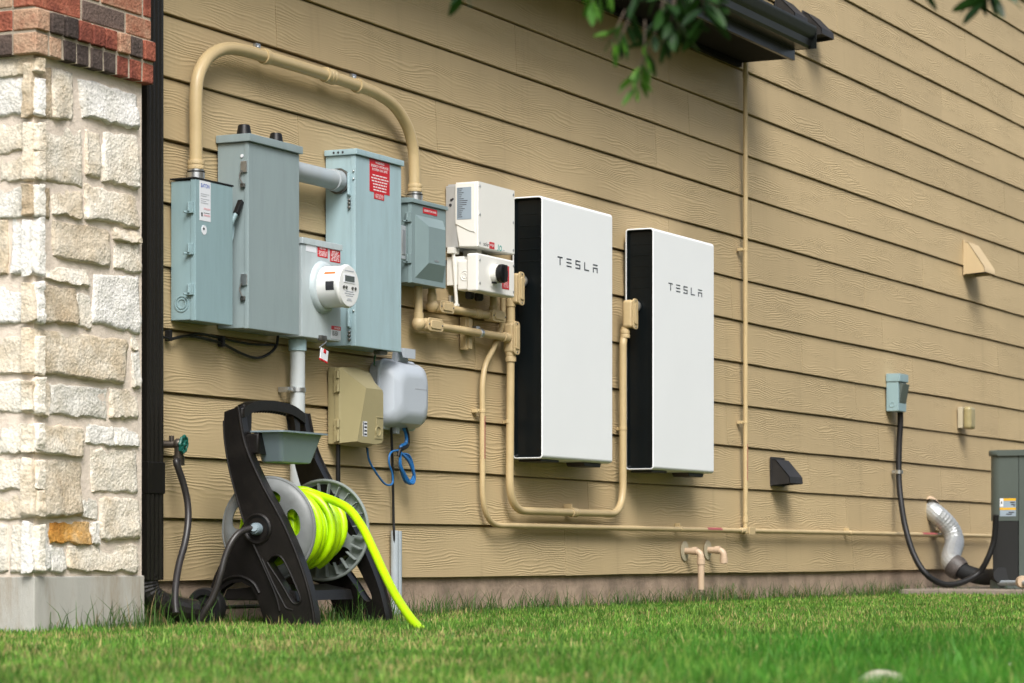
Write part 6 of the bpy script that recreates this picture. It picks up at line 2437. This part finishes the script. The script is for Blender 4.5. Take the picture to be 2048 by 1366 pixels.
for rx, ry, rs in ROCKS:
    # trodden away just in front of and round each stone
    keep &= ~(((X - rx + FWD.x * .05) ** 2 + (Y - ry + FWD.y * .05) ** 2) < (rs + .055) ** 2)
left = (X < sc0 - .03) & (Y < 1.0) & (Y >= -.012)
pts = pts[keep | left]
X, Y = pts[:, 0], pts[:, 1]
def vnoise(x, y, s, seed):
    """smooth value noise"""
    g = np.random.default_rng(seed)
    tab = g.random((64, 64))
    u, v = x * s + 100, y * s + 100
    i, j = np.floor(u).astype(int), np.floor(v).astype(int)
    fu, fv = u - i, v - j
    fu, fv = fu * fu * (3 - 2 * fu), fv * fv * (3 - 2 * fv)
    a, b_ = tab[i % 64, j % 64], tab[(i + 1) % 64, j % 64]
    c, d = tab[i % 64, (j + 1) % 64], tab[(i + 1) % 64, (j + 1) % 64]
    return (a * (1 - fu) + b_ * fu) * (1 - fv) + (c * (1 - fu) + d * fu) * fv
n = len(pts)
xc = (X - CAM.x) * RGT.x + (Y - CAM.y) * RGT.y
zc_ = (X - CAM.x) * FWD.x + (Y - CAM.y) * FWD.y
px_ = 1024 + F * xc / zc_
# mown turf on the left, longer greener grass to the right foreground
lush = np.clip((xc + .05) / .75, 0, 1) * np.clip((9.2 - zc_) / 2.2, 0, 1)
pat = .6 * vnoise(X, Y, 2.3, 1) + .4 * vnoise(X, Y, 6.0, 2)
pat2 = .5 * vnoise(X, Y, 4.0, 3) + .5 * vnoise(X, Y, 11.0, 4)
hgt = (.019 + .020 * gr.random(n) ** 1.5) * (.7 + .6 * pat) * (1 + .7 * lush)
walld = np.minimum(-Y, 1.0)
nearwall = np.clip(1 - walld / .12, 0, 1) * (X > sc1)
hgt *= 1 + .35 * nearwall * gr.random(n)
wid = (.0024 + .0020 * gr.random(n)) * (1 + .10 * (zc_ - 5))
green = np.array([.115, .30, .032])
deep = np.array([.065, .245, .022])
dark = np.array([.05, .12, .015])
straw = np.array([.44, .39, .15])
t1 = gr.random(n)[:, None]
col = green * (1 - t1) + dark * t1
lk = np.clip(lush * .85 + .9 * (pat2 - .5) * np.clip(lush * 3, 0, 1), 0, .9)[:, None]
col = col * (1 - lk) + (deep * (.75 + .5 * gr.random(n)[:, None])) * lk
dry = np.clip((.55 * vnoise(X, Y, 3.1, 21) + .45 * vnoise(X, Y, 9.0, 22) - .44) / .16, 0, 1)
pstraw = np.clip(.03 + .46 * dry + .16 * np.clip(.3 - xc, 0, 1), .03, .75) * (1 - .80 * lush)
iss = gr.random(n) < pstraw
col[iss] = straw * (.6 + .6 * gr.random(iss.sum())[:, None])
yel = gr.random(n) < .34 * (1 - .7 * lush)
col[yel & ~iss] = np.array([.21, .36, .06]) * (.7 + .6 * gr.random((yel & ~iss).sum())[:, None])
patch_tone = .72 + .62 * np.clip((vnoise(X, Y, 5.0, 31) * .5 + vnoise(X, Y, 14.0, 32) * .5 - .2) / .6, 0, 1)  # random lighter and darker patches in the blade colour
col *= patch_tone[:, None]
hgt[iss] *= .85
wide = gr.random(n) < .08
wid[wide] *= 1.9
hgt[gr.random(n) < .02] *= 1.7
build_grass('lawn_grass', 'mown green lawn with straw coloured patches in front of the wall', pts, hgt, wid, col, 9)
# unmown tufts against the wall, the column and under the reel
def along(a, b_, k, wdt):
    t_ = gr.random(k)[:, None]
    a, b_ = np.array(a), np.array(b_)
    d = (b_ - a) / np.linalg.norm(b_ - a)
    nrm = np.array([d[1], -d[0]])
    return a + (b_ - a) * t_ + nrm * (np.abs(gr.normal(0, 1, k)) * wdt)[:, None]
xw2 = P(1800, 1180, .02).x
tw = np.concatenate([along((sc0, -NP - .02), (sc1, -NP - .02), 260, .05), along((sc1 + .02, -.05), (RO.x + .1, -.08), 420, .10), along((RO.x - .05, RO.y - .05), (RO.x + .6, RO.y - .02), 420, .16), along((RO.x + .6, -.02), (xw2, -.02), 4200, .07), along((P(1150, 1200, .02).x, -.02), (xw2, -.02), 900, .05), along((P(1790, 1180, .02).x, -.10), (padp.x - .02, -1.2), 200, .03)])
clump = vnoise(tw[:, 0], tw[:, 1], 3.3, 41) * .6 + vnoise(tw[:, 0], tw[:, 1], 9.0, 42) * .4
tw = tw[(clump > .42) | (gr.random(len(tw)) < .35)]
n = len(tw)
hh = (.04 + .095 * gr.random(n) ** 2.4)
hh[:600] *= 1.2
cw = np.array([.055, .125, .022]) * (.6 + .8 * gr.random(n)[:, None])
iy = gr.random(n) < .14
cw[iy] = np.array([.26, .20, .09])
build_grass('tall_weeds', 'long thin unmown grass blades along the foot of the wall', tw, hh, .0028 + .0015 * gr.random(n), cw, 12, .8)

# a few tall seeding weed stalks round the reel and the column foot
for (px, py, where) in ((490, 1248, 'tall weed stalk in front of the reel cart rear panel'), (330, 1245, 'weed stalk growing beside the downspout elbow'), (365, 1246, 'weed stalk right where the tap hose meets the grass'),
                        (455, 1250, 'weed stalk beside the reel cart wheel'), (540, 1256, 'weed stalk before the reel cart front leg, on the left'), (660, 1250, 'weed stalk between the two legs of the reel cart'),
                        (718, 1252, 'weed stalk just left of the far reel cart foot'), (140, 1262, 'weed stalk before the column base, near its left corner'), (176, 1262, 'weed stalk before the middle of the column base'),
                        (1000, 1212, 'short weed at the foundation below the inverter'), (1140, 1206, 'short weed at the foundation below the first battery'), (1545, 1192, 'short weed at the foundation below the black vent hood')):
    c = G(px, py, 0.0)
    if c.y > -.03: c.y = -.03
    t = thing('weed', 'thin green ' + where, 'weed', (c.x, c.y, 0), 'weeds at the foot of the house')
    mb = MB()
    hgt_ = rt.uniform(.12, .20) if px < 800 else rt.uniform(.07, .12)
    lean = Vector((rt.uniform(-.03, .03), rt.uniform(-.03, .01), 0))
    st_ = [Vector((c.x, c.y, -.005)) , Vector((c.x, c.y, hgt_ * .5)) + lean * .4, Vector((c.x, c.y, hgt_)) + lean]
    sp_ = smooth(st_, 5)
    mb.tube(sp_, .0016, 5, True, [.0017 - .001 * i / (len(sp_) - 1) for i in range(len(sp_))])
    obj('stalk', mb, 'weed_green', t)
    for k in range(7):
        p = sp_[1 + (k * (len(sp_) - 2)) // 7]
        a = rt.uniform(0, 6.28)
        d = Vector((math.cos(a), math.sin(a), rt.uniform(.3, 1.1))).normalized()
        ln = rt.uniform(.035, .065)
        sd_ = d.cross(Vector((0, 0, 1))).normalized() * .0022
        mb = MB()
        q = p + d * ln * .5 + Vector((0, 0, .004))
        e_ = p + d * ln - Vector((0, 0, ln * .25))
        v_ = [mb.bm.verts.new(x) for x in (p - sd_, p + sd_, q + sd_, q - sd_, e_)]
        mb.bm.faces.new((v_[0], v_[1], v_[2], v_[3]))
        mb.bm.faces.new((v_[3], v_[2], v_[4]))
        obj('blade', mb, 'weed_green', t)
